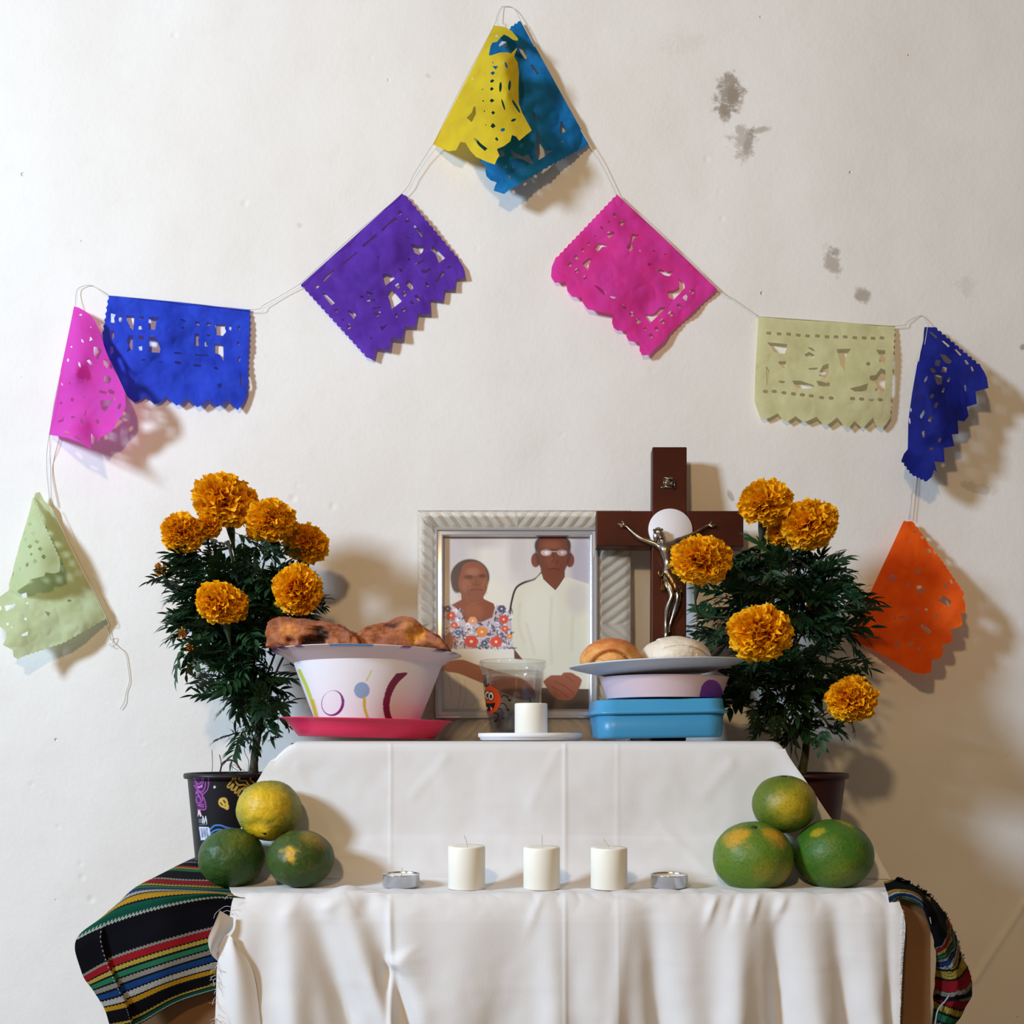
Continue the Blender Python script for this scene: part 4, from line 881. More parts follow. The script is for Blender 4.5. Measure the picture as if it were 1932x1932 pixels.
def make_plant(label, pot_c, pot_r, pot_h, pot_mat, pot_cols, stem_px, heads, zones, nleaf, explicit, seed, axis, roots=()):
    rnd = random.Random(seed)
    t = thing('potted_marigold', (pot_c[0], pot_c[1], pot_c[2]), label, 'potted plant', 'potted marigolds')
    x, y, z = pot_c; r = pot_r; h = pot_h
    rb = r*.80 if pot_cols is not None else r*.72
    n = 360 if pot_cols is not None else 72
    prof = [(rb*.2, 0), (rb*.96, 0), (rb, .002)]+[(rb+(r*.97-rb)*q, .002+(h-.008)*q) for q in np.linspace(.01, 1, 150 if pot_cols is not None else 20)]+[(r*1.045, h-.006), (r*1.06, h-.003), (r*1.05, h), (r*1.0, h+.0005), (r*.965, h-.001), (r*.94, h-.012), (rb*.9, .02), (rb*.2, .02)]
    V, Fc = lathe(prof, n, (x, y, z))
    build('pot', V, Fc, pot_mat, t, colors=(pot_cols(V) if pot_cols is not None else None))
    D, Fs = sphere_dirs(14, 40)
    up = D[:, 2] >= -.01
    V = np.stack([x+D[:, 0]*r*.93, y+D[:, 1]*r*.93, z+h-.010+np.maximum(D[:, 2], 0)*.006+nz(D, 5, seed, 3)*.003], -1)
    build('soil', V, Fs, soil_m, t)
    # bent dry roots and wisps standing out of the soil
    rb_ = MB()
    for pts, w in roots:
        rb_.tube([Vector(q) for q in spline([P(*p) for p in pts], 6)], w, 6)
    if roots: build('dry_root', rb_.v, rb_.f, root_m, t)
    # stems: px paths with y
    main = [P(*q) for q in stem_px]
    mp = [Vector(q) for q in spline(main, 6)]; N = len(mp)
    mb = MB(); mb.tube(mp, [.0052-.0034*(i/N)+.0012*max(0, 1-i/3.) for i in range(N)], 9)
    build('stem', mb.v, mb.f, bark_m, t)
    for k, (px, py, yy, rx, rz, d, w) in enumerate(heads):
        c = P(px, py, yy); rr = mm(rx, yy); rv = mm(rz, yy)
        j = int(N*rnd.uniform(.45, .9)); a = mp[min(j, N-1)]
        if a.z > c.z-.03: a = mp[int(N*.4)]
        dirc = Vector(d).normalized(); b2 = c-dirc*rr*1.6-Vector((0, 0, rr*.9)); m_ = a*.45+b2*.55+Vector((0, 0, .01))
        flower(t, c, rr, rv, d, [a, m_, b2], seed*100+k, w)
        for q in range(5):
            f = rnd.uniform(.25, .95); p = a*(1-f)+b2*f
            dd = Vector((rnd.uniform(-1, 1), rnd.uniform(-.9, .6), rnd.uniform(-.1, .7)))
            put_leaf(t, p, dd, rnd.uniform(.030, .048), rnd)
    tot = sum(zn[5] for zn in zones)
    for (cx, cy, yy, rx, ry, wgt) in zones:
        for k in range(int(nleaf*wgt/tot)):
            while True:
                q = [rnd.uniform(-1, 1) for _ in range(3)]
                if sum(v*v for v in q) < 1: break
            px = cx+q[0]*rx*.92; py = cy+q[2]*ry*.90; y3 = yy+q[1]*.045
            ax = axis(py)
            dd = Vector(((px-ax)/75.0+rnd.uniform(-.7, .7), q[1]*1.1+rnd.uniform(-.5, .5)-.15, rnd.uniform(-.5, .75)-max(0, (py-cy)/ry)*.4))
            L = rnd.uniform(.034, .058)
            p = P(px, py, y3)-dd.normalized()*L*.45
            if p.y > -.03: p.y = -.03
            put_leaf(t, p, dd, L, rnd)
    for (px, py, px2, py2, yy, kd) in explicit:
        a = P(px, py, yy); b2 = P(px2, py2, yy-.01); put_leaf(t, a, b2-a, (b2-a).length/1.25, rnd, kd, rnd.uniform(-.3, .3))
    # fine shoots between the leaves
    fb = MB()
    for k in range(520):
        zn = rnd.choice(zones)
        while True:
            q = [rnd.uniform(-1, 1) for _ in range(3)]
            if sum(v*v for v in q) < 1: break
        p = P(zn[0]+q[0]*zn[3]*.9, zn[1]+q[2]*zn[4]*.9, zn[2]+q[1]*.045)
        d = Vector((q[0]+rnd.uniform(-.5, .5), rnd.uniform(-1, .6), rnd.uniform(-.6, .9))).normalized()
        L = rnd.uniform(.010, .022); s = d.cross(Vector((0, 0, 1))).normalized()*.0013
        e = p+d*L-Vector((0, 0, L*.25)); m1 = p+d*L*.5
        fb.add([p, m1-s, e, m1+s], [(0, 1, 2, 3)])
    build('fine_shoots', fb.v, fb.f, leaf_m, t, kind='stuff')
    return t

# print on the black pot, drawn flat and wrapped round it
pc = Canvas(340, 1445, 520, 1625, 0.35, (17, 16, 24))
def cq(pts): return [(345+a/10.73, 1430+b/10.73) for a, b in pts]
mag = (176, 84, 178); yel = (214, 174, 84); blu = (70, 140, 220)
pc.poly(cq([(200, 370), (300, 380), (420, 560), (440, 700), (400, 780), (450, 1030), (300, 1050), (260, 800), (220, 500)]), (92, 48, 110), soft=4, a=.55)
for L in ([(225, 375), (260, 490), (330, 530), (380, 470), (390, 385)], [(410, 390), (415, 480), (380, 560), (330, 600), (270, 540)], [(460, 490), (440, 620), (370, 690), (280, 620)], [(510, 400), (520, 520), (490, 650), (390, 750)], [(260, 720), (330, 690), (390, 750), (400, 860)],
          [(270, 800), (330, 780), (370, 890), (290, 910), (265, 830)], [(295, 960), (400, 940), (410, 990), (330, 970)], [(300, 1045), (460, 1035), (440, 850), (400, 780)], [(300, 720), (350, 800)], [(230, 560), (300, 640), (270, 700)]):
    pc.line(cq(L), 1.6, mag, soft=.8, curve=4)
pc.ell(*cq([(325, 590)])[0], 2.6, 1.8, (206, 130, 200)); pc.ell(*cq([(375, 575)])[0], 1.8, 2.4, (206, 130, 200))
pc.poly(cq([(305, 1060), (345, 1060), (385, 1180), (350, 1190), (330, 1130), (300, 1200)]), (226, 190, 204))
pc.ell(*cq([(640, 590)])[0], 2.0, 2.4, (225, 225, 225))
for L in ([(1050, 395), (960, 500), (905, 570), (920, 600), (960, 590), (1010, 530), (1020, 560), (980, 630), (1000, 650), (1040, 640), (1090, 580), (1100, 600), (1050, 690), (1070, 710), (1110, 690), (1150, 640), (1170, 660), (1120, 740), (1140, 770), (1190, 760)],
          [(1090, 400), (1060, 440), (1080, 500), (1140, 550), (1230, 540), (1310, 590), (1270, 650), (1190, 620)], [(1110, 400), (1160, 460), (1280, 460), (1310, 520), (1360, 560)], [(1340, 390), (1370, 450), (1440, 500)], [(1200, 640), (1240, 600), (1290, 640)]):
    pc.line(cq(L), 2.4, yel, soft=.8, curve=4)
pc.poly(cq([(720, 890), (740, 830), (800, 803), (870, 812), (905, 870), (915, 930), (935, 980), (930, 1030), (890, 1052), (840, 1020), (770, 990), (728, 940)]), (226, 190, 92), curve=3)
pc.line(cq([(760, 905), (800, 955)]), 2.4, (20, 18, 24)); pc.line(cq([(825, 860), (860, 910)]), 2.8, (20, 18, 24)); pc.line(cq([(855, 960), (865, 975)]), 1.6, (20, 18, 24))
for x in (330, 350, 368, 385): pc.line(cq([(x, 1235), (x, 1310)]), .8, (150, 156, 168))
for L in ([(400, 1325), (405, 1185)], [(405, 1185), (435, 1320)], [(435, 1320), (462, 1185)], [(462, 1185), (485, 1330)]): pc.line(cq(L), 1.5, (215, 220, 228))
for y in (1345, 1360): pc.line(cq([(330, y-10), (490, y+5)]), .5, (110, 112, 124))
pc.poly(cq([(325, 1395), (520, 1400), (545, 1440), (560, 1560), (480, 1665), (365, 1665)]), (204, 214, 236))
for k, x in enumerate(range(350, 520, 17)): pc.line(cq([(x, 1425), (x+22, 1610)]), .45+.4*(k % 3), (74, 84, 116))
for L in ([(560, 1440), (640, 1370), (760, 1365), (890, 1410), (1050, 1440)], [(560, 1530), (640, 1470), (760, 1450), (960, 1500)]): pc.line(cq(L), 2.6, blu, soft=.8, curve=4)
pc.line(cq([(620, 1760), (700, 1700), (900, 1720)]), 3, yel, curve=4)
PLx = P(437, 1455, -.13)
def pot_cols(V):
    d = DW+V[:, 1]; px = (V[:, 0])/d*F+966; py = 1395-(V[:, 2]-CZ)/d*F
    C = pc.sample(px, py); back = (V[:, 1] > PLx.y-.004)|(V[:, 2] > SHZ+.1053) ; C[back] = lin((24, 20, 24)); return C
pot_m = mat('printed_black_plastic', (20, 20, 24), rough=0.45, vcol='col', spec=0.4)
pot2_m = mat('maroon_plastic', (58, 18, 26), rough=0.45, color2=(40, 14, 22), vscale=30)

FR = (0, -1, .15)
headsL = [(424, 948, -.135, 60, 40, (-.05, -.8, .65), 0), (512, 983, -.150, 47, 36, (.1, -.85, .55), 0), (486, 1004, -.115, 22, 17, (-.2, -.8, .2), 0), (345, 1006, -.150, 40, 37, (-.15, -.85, .5), 0), (395, 992, -.140, 24, 26, (.2, -.7, .4), 0),
          (577, 1027, -.110, 43, 29, (.2, -.75, .6), 0), (562, 1113, -.190, 46, 48, (.1, -1, .35), 0), (419, 1140, -.200, 49, 33, (-.05, -.85, .65), 0), (306, 1076, -.150, 17, 15, (-.5, -.5, .7), 1), (344, 1196, -.180, 10, 12, (-.3, -1, .2), 1), (357, 1222, -.18, 10, 9, (-.2, -1, .2), 1)]
zonesL = [(455, 1075, -.13, 118, 68, 26), (375, 1110, -.13, 72, 90, 18), (540, 1120, -.13, 66, 70, 12), (440, 1180, -.14, 112, 78, 34), (450, 1260, -.13, 85, 75, 22), (483, 1325, -.13, 52, 50, 9), (470, 1385, -.13, 34, 24, 1.5)]
expL = [(352, 1205, 308, 1290, -.16, 2), (360, 1225, 345, 1282, -.16, 4), (375, 1225, 362, 1275, -.16, 4), (560, 1140, 622, 1178, -.16, 4), (330, 1120, 298, 1142, -.15, 3), (325, 1150, 305, 1168, -.15, 2), (470, 1380, 393, 1386, -.14, 1), (470, 1395, 440, 1410, -.14, 2),
        (505, 1400, 530, 1380, -.14, 2), (480, 1400, 490, 1432, -.14, 4), (430, 1330, 398, 1352, -.14, 3), (450, 1310, 410, 1320, -.14, 2), (330, 1060, 315, 1050, -.15, 3), (590, 1130, 618, 1120, -.14, 2), (540, 1350, 548, 1378, -.14, 2)]
potL = P(437, 1455, -.13)
make_plant('orange marigold plant in a black pot printed with neon skulls, left of the altar', (potL.x, -.13, SHZ+.001), .0535, .1075, pot_m, pot_cols,
           [(478, 1462, -.13), (481, 1420, -.13), (488, 1370, -.13), (482, 1300, -.13), (470, 1200, -.13), (452, 1110, -.135), (430, 1020, -.135)], headsL, zonesL, 242, expL, 11, lambda py: 475,
           [([(415, 1458, -.15), (420, 1440, -.15), (432, 1434, -.15), (444, 1438, -.15), (455, 1454, -.15)], .0011), ([(400, 1456, -.15), (401, 1440, -.15), (400, 1415, -.15)], .0004), ([(417, 1450, -.15), (417, 1436, -.15), (414, 1424, -.15)], .0006),
            ([(435, 1444, -.15), (444, 1451, -.15), (450, 1454, -.15)], .0004), ([(438, 1454, -.15), (440, 1442, -.15), (448, 1448, -.15), (462, 1454, -.15)], .0003), ([(468, 1456, -.14), (469, 1436, -.14), (462, 1420, -.14), (461, 1405, -.14)], .0004)])
headsR = [(1445, 951, -.150, 52, 34, (-.05, -.8, .6), 0), (1527, 990, -.150, 52, 44, (.05, -.85, .5), 0), (1478, 1004, -.115, 32, 30, (-.2, -.9, .2), 0), (1323, 1057, -.215, 58, 41, (-.1, -.9, .4), 0), (1434, 1195, -.240, 60, 52, (-.05, -1, .3), 0),
          (1607, 1320, -.200, 47, 43, (.1, -1, .3), 0), (1546, 1150, -.085, 25, 22, (0, -1, .2), 0)]
zonesR = [(1470, 1085, -.13, 105, 62, 26), (1400, 1110, -.14, 88, 60, 16), (1560, 1120, -.13, 80, 80, 20), (1500, 1190, -.13, 120, 80, 30), (1450, 1280, -.14, 85, 70, 24), (1540, 1280, -.13, 70, 75, 18), (1480, 1350, -.13, 60, 52, 12), (1350, 1190, -.09, 40, 50, 5)]
expR = [(1610, 1200, 1672, 1195, -.16, 3), (1600, 1210, 1660, 1265, -.16, 4), (1560, 1370, 1540, 1422, -.17, 4), (1570, 1375, 1600, 1398, -.17, 2), (1600, 1352, 1622, 1388, -.18, 2), (1560, 1070, 1622, 1078, -.14, 3), (1570, 1045, 1600, 1030, -.14, 3), (1380, 1120, 1335, 1140, -.17, 3),
        (1370, 1180, 1318, 1225, -.13, 3), (1460, 1340, 1470, 1398, -.18, 4), (1420, 1330, 1430, 1388, -.17, 2), (1590, 1180, 1630, 1240, -.16, 4), (1390, 1285, 1365, 1300, -.20, 2)]
potR = P(1518, 1455, -.13)
make_plant('orange marigold plant in a dark maroon pot, right of the altar beside the cross', (potR.x, -.13, SHZ-.001), .0495, .1095, pot2_m, None,
           [(1512, 1462, -.13), (1520, 1420, -.13), (1522, 1370, -.13), (1515, 1300, -.13), (1500, 1200, -.13), (1492, 1110, -.13), (1490, 1030, -.13)], headsR, zonesR, 250, expR, 23, lambda py: 1500)
# ---------------------------------------------------------------- fruit
def fruit(label, px, py, rx, ry, y, green, yellow, patch_dirs, seed, rough_skin=1.0, stem=None, nub=None, name='orange'):
    c = P(px, py, y); r = mm(rx, y); rv = mm(ry, y)
    t = thing(name, (c.x, c.y, c.z-rv), label, 'fruit', 'green oranges stacked on the lower step')
    D, Fc = sphere_dirs(80, 120)
    n1 = nz(D, 1.3, seed, 2); n2 = nz(D, 3.5, seed+4, 3); n3 = nz(D, 16, seed+8, 2)
    R = 1+.022*n1+.010*n2*rough_skin+.0022*n3*rough_skin
    if nub is not None:
        q = np.array(nub, float); q /= np.linalg.norm(q); a = np.arccos(np.clip(D@q, -1, 1))
        R += .07*np.exp(-(a/.22)**2)-.03*np.exp(-((a-.42)/.12)**2)
        R -= .03*np.exp(-(a/.05)**2)
    if stem is not None:
        q = np.array(stem, float); q /= np.linalg.norm(q); a = np.arccos(np.clip(D@q, -1, 1)); R -= .045*np.exp(-(a/.16)**2)
    V = np.array(c)+D*R[:, None]*np.array([r, r, rv])
    k = np.zeros(len(D))
    for (dx, dy, dz, w, s_) in patch_dirs:
        q = np.array((dx, dy, dz), float); q /= np.linalg.norm(q)
        a = np.arccos(np.clip(D@q, -1, 1))+n2*.22
        k = np.maximum(k, s_*np.clip(1.4-a/w*1.2, 0, 1))
    k = np.clip(k+n2*.10, 0, 1)[:, None]
    C = lin(green)*(1-k)+lin(yellow)*k
    sp = (nz(D, 22, seed+2, 2) > .42)[:, None]; C = np.where(sp, C*.72, C)
    if nub is not None:
        q = np.array(nub, float); q /= np.linalg.norm(q); a = np.arccos(np.clip(D@q, -1, 1)); C = np.where((a < .05)[:, None], lin((40, 36, 20)), C)
    build('peel', V, Fc, peel_m, t, colors=C)
    if stem is not None:
        q = Vector(stem).normalized(); b = Vector(c)+Vector((q.x*r, q.y*r, q.z*rv))*.955
        mb = MB(); s, f, u = frame(q, Vector((0, 1, 0)))
        V = [b+q*.0012]
        for i in range(10):
            a = i*math.pi/5; rr = .0040 if i % 2 else .0022
            V.append(b+(s*math.cos(a)+u*math.sin(a))*rr+q*(.0006 if i % 2 else .0014))
        V += [v-q*.002 for v in V[1:]]
        mb.add(V, [(0, 1+i, 1+(i+1) % 10) for i in range(10)]+[(1+i, 11+i, 11+(i+1) % 10, 1+(i+1) % 10) for i in range(10)])
        build('stem_end', mb.v, mb.f, mat('dry_calyx', (58, 50, 30), rough=.9), t)
    return t
peel_m = mat('citrus_peel', (80, 120, 40), rough=0.48, vcol='col', bump=0.0006, bscale=330, bdetail=2, spec=0.45)
G1 = (46, 76, 24); G2 = (74, 124, 40); Y1 = (204, 168, 32)
fruit('dark green orange at the lower left of the left stack, half over the serape', 437, 1618, 62, 56, -.335, G1, (120, 120, 30), [(.3, -.5, .6, .5, .4)], 1, 2.0)
fruit('green orange with a small yellow spot, lower right of the left stack', 567, 1620, 63, 54, -.345, (52, 76, 24), (206, 160, 30), [(-.15, -1, .28, .26, 1.0), (.5, -.4, .8, .5, .35)], 2, 1.4)
fruit('yellow wrinkled orange with a nub, on top of the left stack', 508, 1529, 61, 57, -.318, (120, 124, 40), (214, 176, 24), [(.0, -1, .3, .95, 1.0), (-.1, -.8, -.8, .6, 1.0), (-.7, -.7, .3, .6, .55)], 3, 2.2, nub=(.05, -.75, -.68))
fruit('green orange with yellow shoulders and a star calyx, lower left of the right stack', 1421, 1617, 75, 67, -.340, (84, 114, 28), (190, 144, 34), [(-.65, -.6, .75, .40, 1.0), (.45, -.7, .75, .34, .9), (.7, -.6, -.5, .5, .45), (.1, -1, -.3, .4, .25)], 4, .5, stem=(-.08, -.42, .9))
fruit('plain green orange at the lower right of the right stack', 1572, 1612, 74, 66, -.338, (56, 96, 20), (172, 150, 26), [(-.62, -.5, .75, .2, .8), (.3, -.4, .95, .22, .6), (0, -1, -.6, .6, .2)], 5, .5)
fruit('yellow-green orange on top of the right stack', 1480, 1517, 60, 54, -.322, (88, 106, 24), (170, 146, 22), [(-.1, -1, .05, .7, .95), (.5, -.6, .5, .6, .6)], 6, .6, stem=(-.05, -.12, 1))

# ---------------------------------------------------------------- candles
wax_m = mat('white_wax', (240, 236, 224), rough=0.45, sss=0.35, spec=0.4)
wick_m = mat('wick', (206, 200, 184), rough=0.9)
burnt_m = mat('burnt_wick', (36, 26, 22), rough=0.9)
def candle(label, px, base_py, wpx, hpx, y, wick, burnt=False, group='white votive candles'):
    r = mm(wpx/2, y); h = mm(hpx, y); b = P(px, base_py, y)
    t = thing('votive_candle', b, label, 'candle', group)
    pr = [(0, 0), (r*.96, 0), (r, .0008), (r, h-.0018), (r*.985, h-.0006), (r*.95, h), (r*.6, h-.0006), (r*.12, h-.0012), (0, h-.0012)]
    V, Fc = lathe(pr, 64, b); build('wax', V, Fc, wax_m, t)
    mb = MB(); mb.tube([Vector(q) for q in spline([b+Vector((0, 0, h-.003))]+[b+Vector((dx, 0, h+dz)) for dx, dz in wick], 4)], .0010 if burnt else .00055, 6)
    build('wick', mb.v, mb.f, burnt_m if burnt else wick_m, t)
def on_shelf(y, z): return 1395-(z-CZ)/(DW+y)*F
YC = -.366
candle('left one of the three white votive candles on the lower step', 880.5, on_shelf(YC, SHZ+.0012), 70, 80, YC, [(0, .002), (-.001, .006), (-.0028, .0105)])
candle('middle one of the three white votive candles on the lower step', 1022, on_shelf(YC, SHZ+.0012), 69, 78, YC, [(0, .002), (.0002, .006), (.0003, .0115)])
candle('right one of the three white votive candles on the lower step', 1149, on_shelf(YC, SHZ+.0012), 69, 77, YC, [(-.0005, .001), (-.003, .004), (-.0062, .0085)])
foil_m = mat('aluminium_foil_cup', (205, 208, 214), rough=0.22, metal=1.0, bump=0.0003, bscale=60)
def tealight(label, px, y, wick):
    b = P(px, on_shelf(y, SHZ+.0012), y); r = .0187; h = .0125
    t = thing('tealight', b, label, 'candle', 'tealights at the ends of the candle row')
    V, Fc = lathe([(0, 0), (r*.95, 0), (r*.97, .0004), (r, .0012), (r, h-.0006), (r*1.02, h), (r*1.0, h+.0003), (r*.975, h-.0004), (r*.97, .002), (0, .001)], 64, b); build('metal_cup', V, Fc, foil_m, t)
    V, Fc = lathe([(r*.965, .002), (r*.965, h-.0012), (r*.9, h-.0020), (0, h-.0020)], 48, b); build('wax', V, Fc, wax_m, t)
    mb = MB(); mb.tube([b+Vector((0, 0, h-.003)), b+Vector((0, 0, h+.001)), b+Vector((wick[0]*.4, 0, h+wick[1]*.6)), b+Vector((wick[0], 0, h+wick[1]))], .0006, 6); build('wick', mb.v, mb.f, wick_m, t)
tealight('tealight in a metal cup at the left end of the candle row', 757, -.352, (.001, .006))
tealight('tealight in a metal cup at the right end of the candle row', 1263, -.356, (-.001, .004))

# ---------------------------------------------------------------- saucer, glass, candle before the portrait
plastic_w = mat('white_plastic', (236, 236, 240), rough=0.4)
def tray():
    y = -.212; r = mm(98, y); b = Vector(((1000-966)*(DW+y)/F, y, TOPZ+.001))
    t = thing('saucer', b, 'shallow white plastic saucer under the glass and the burnt candle', 'saucer')
    pr = [(0, .0), (r*.90, .0), (r*.955, .0006), (r*.965, .0030), (r*.985, .0034), (r, .0040), (r*1.0, .0074), (r*.985, .0082), (r*.965, .0080), (r*.955, .0034), (r*.90, .0022), (0, .0022)]
    V, Fc = lathe(pr, 96, b); build('dish', V, Fc, plastic_w, t)
    return b.z+.0022
SZ = tray()
yc = -.208
candle('white votive candle with a burnt black wick in front of the glass', 1002, on_shelf(yc, SZ), 62, 66, yc, [(-.0006, .001), (-.0014, .004), (-.003, .0068)], True, None)
bpy.data.objects[[o.name for o in bpy.data.objects if o.name.startswith('votive_candle')][-1]].pop('group', None)

glass_m, nt_, b_ = newmat('clear_glass')
tr_ = nd(nt_, 'ShaderNodeBsdfTransparent'); tr_.inputs[0].default_value = (.97, .98, .975, 1); gl_ = nd(nt_, 'ShaderNodeBsdfGlossy'); gl_.inputs['Roughness'].default_value = .02
lw_ = nd(nt_, 'ShaderNodeLayerWeight'); pw_ = nd(nt_, 'ShaderNodeMath', operation='POWER'); nt_.links.new(lw_.outputs['Facing'], pw_.inputs[0]); pw_.inputs[1].default_value = 3.0
fr_ = nd(nt_, 'ShaderNodeMath', operation='MULTIPLY_ADD'); nt_.links.new(pw_.outputs[0], fr_.inputs[0]); fr_.inputs[1].default_value = .45; fr_.inputs[2].default_value = .035
mx_ = nd(nt_, 'ShaderNodeMixShader'); nt_.links.new(fr_.outputs[0], mx_.inputs[0]); nt_.links.new(tr_.outputs[0], mx_.inputs[1]); nt_.links.new(gl_.outputs[0], mx_.inputs[2]); nt_.links.new(mx_.outputs[0], nt_.nodes['Material Output'].inputs['Surface'])
water_m, nt_, b_ = newmat('water')
b_.inputs['Base Color'].default_value = (1, 1, 1, 1); b_.inputs['Roughness'].default_value = 0.0; b_.inputs['Transmission Weight'].default_value = 1; b_.inputs['IOR'].default_value = 1.33; b_.inputs['Alpha'].default_value = .28
def tumbler():
    y = -.118; gx = (967.5-966)*(DW+y)/F; rt = mm(62, y); z0 = TOPZ+.0012
    ztop = P(0, 1247, y).z; H = ztop-z0; rb = rt*.66
    t = thing('glass', (gx, y, z0), 'clear glass of water printed with an orange grinning spider, behind the candle', 'glass')
    def R(z): return rb+(rt-rb)*(z/H)**.9
    th = .0022
    pr = [(0, .0), (rb*.92, .0), (rb, .0015)]+[(R(z), z) for z in np.linspace(.004, H-.010, 22)]+[(rt*1.0, H-.009), (rt*1.02, H-.007), (rt*1.025, H-.004), (rt*1.02, H-.0012), (rt*1.0, H), (rt*.975, H-.0012), (rt*.96, H-.006)]+[(R(z)-th, z) for z in np.linspace(H-.012, .010, 20)]+[(rb*.80, .0062), (rb*.5, .0050), (0, .0050)]
    V, Fc = lathe(pr, 96, (gx, y, z0)); build('tumbler', V, Fc, glass_m, t)
    zw = H-.0135
    pr = [(0, .0056)]+[(rb*.5, .0056), (rb*.80, .0068)]+[(R(z)-th+.0003, z) for z in np.linspace(.0106, zw-.0006, 18)]+[(R(zw)-th+.0003, zw), (R(zw)-th-.0015, zw-.0004), (0, zw-.0004)]
    V, Fc = lathe(pr, 96, (gx, y, z0)); build('water', V, Fc, water_m, t)
    # printed spider: crop coordinates of the photograph's detail, wrapped on the outside
    k = 240/1932.0
    def q(pts): return [(880+a*k, 1220+b*k) for a, b in pts]
    body = q([(300, 620), (345, 590), (420, 620), (480, 680), (518, 760), (520, 840), (490, 920), (430, 990), (360, 1025), (310, 1015), (280, 960), (262, 880), (258, 780), (270, 690)])
    legs = [q(p) for p in ([(520, 775), (555, 745), (610, 755), (640, 800)], [(520, 865), (570, 865), (605, 905), (618, 950)], [(490, 935), (535, 960), (552, 1010), (545, 1060)], [(420, 1005), (465, 1020), (485, 1060), (450, 1110)])]
    feet = [q([(655, 815)])[0], q([(632, 962)])[0], q([(556, 1085)])[0], q([(446, 1130)])[0]]
    hair = [q(p) for p in ([(245, 440), (275, 600)], [(268, 432), (292, 600)], [(290, 430), (305, 600)])]
    hat = q([(268, 618), (300, 595), (345, 552), (345, 585), (320, 612)])
    xs = np.linspace(900, 965, 190); ysr = np.linspace(1268, 1366, 260); X, Y = np.meshgrid(xs, ysr)
    def parts(X, Y):
        B = poly_sdf(X, Y, [tuple(v) for v in spline(body+[body[0]], 3)][:-1])
        K = np.full(X.shape, -9.0)
        for L in legs: K = np.maximum(K, line_sdf(X, Y, [tuple(v) for v in spline(L, 4)], 1.0))
        for f in feet: K = np.maximum(K, ell_sdf(X, Y, f[0], f[1], 3.4, 2.2, -.3))
        for L in hair: K = np.maximum(K, line_sdf(X, Y, L, .7))
        K = np.maximum(K, poly_sdf(X, Y, hat))
        return B, K
    B, K = parts(X, Y)
    def to3(px, py):
        yy = y-rt*.7
        for _ in range(4):
            d = DW+yy; x = (px-966)*d/F; z = CZ+(1395-py)*d/F
            rr = R(np.clip(z-z0, .003, H-.012))+.00025
            dx = np.clip((x-gx)/rr, -.985, .985); yy = y-rr*np.sqrt(1-dx*dx)
        a = np.arcsin(dx)
        return np.stack([gx+rr*np.sin(a), y-rr*np.cos(a), z], -1)
    e1 = q([(322, 738)])[0]; e2 = q([(372, 752)])[0]
    mouth = q([(288, 858), (350, 862), (440, 850), (420, 920), (385, 970), (345, 985), (310, 970), (292, 920)])
    def col(px, py):
        B, K = parts(px, py); C = np.ones((len(px), 3))*lin((20, 16, 16))
        C[B > 0] = lin((226, 84, 28))
        m = poly_sdf(px, py, mouth) > 0; C[m] = lin((40, 14, 16))
        for tri in (q([(298, 905), (312, 965), (325, 930)]), q([(365, 905), (372, 975), (392, 940)])): C[poly_sdf(px, py, tri) > 0] = lin((240, 240, 235))
        for e in (e1, e2):
            C[ell_sdf(px, py, e[0], e[1], 6.4, 9.2) > 0] = lin((24, 18, 18)); C[ell_sdf(px, py, e[0], e[1], 4.9, 7.6) > 0] = lin((242, 240, 230)); C[ell_sdf(px, py, e[0]-.2, e[1]+.6, 2.3, 4.2) > 0] = lin((16, 14, 16))
        return C
    V, Fc, C = cut_mesh(np.maximum(B, K), X, Y, to3, col)
    build('printed_spider', V, Fc, mat('glass_print', (20, 20, 20), rough=.4, vcol='col'), t, colors=C, label='orange grinning spider printed on the glass')
tumbler()

# ---------------------------------------------------------------- portrait in its ribbed acrylic frame
LEAN = math.radians(5.0)
class Lean:
    """things standing on the upper step and leaning back to the wall by LEAN"""
    def __init__(s, y0): s.y0 = y0; s.z0 = TOPZ+.0015
    def __call__(s, px, py, off=0.0):
        """photo point -> point on the leaning plane (off = metres proud of it, towards the viewer)"""
        # plane: y = y0 - off/cos + (z - z0) tan
        tn = math.tan(LEAN); k = (1395-py)/F
        # z = CZ + k*(DW+y);  y = Y0 + (z-z0)*tn
        Y0 = s.y0-off/math.cos(LEAN)
        yv = (Y0+(CZ+k*DW-s.z0)*tn)/(1-k*tn)
        return P(px, py, yv)
def slab(L, pts, o0, o1):
    """prism over photo polygon pts between offsets o0 < o1"""
    a = [L(x, y, o1) for x, y in pts]
    n_ = Vector((0, math.cos(LEAN), -math.sin(LEAN))).normalized()
    b = [p+n_*(o1-o0) for p in a]; n = len(pts)
    return a+b, [tuple(range(n))[::-1], tuple(range(n, 2*n))]+[(i, (i+1) % n, n+(i+1) % n, n+i) for i in range(n)]
acr, nt_, bs = newmat('ribbed_acrylic')
bs.inputs['Base Color'].default_value = (.90, .85, .77, 1); bs.inputs['Roughness'].default_value = .14; bs.inputs['Transmission Weight'].default_value = .72; bs.inputs['IOR'].default_value = 1.22
acr2 = mat('clear_acrylic_lip', (208, 208, 214), rough=.10, metal=.6, spec=.9)
photo_m = mat('photo_print', (128, 128, 128), rough=.35, vcol='col', spec=.25)
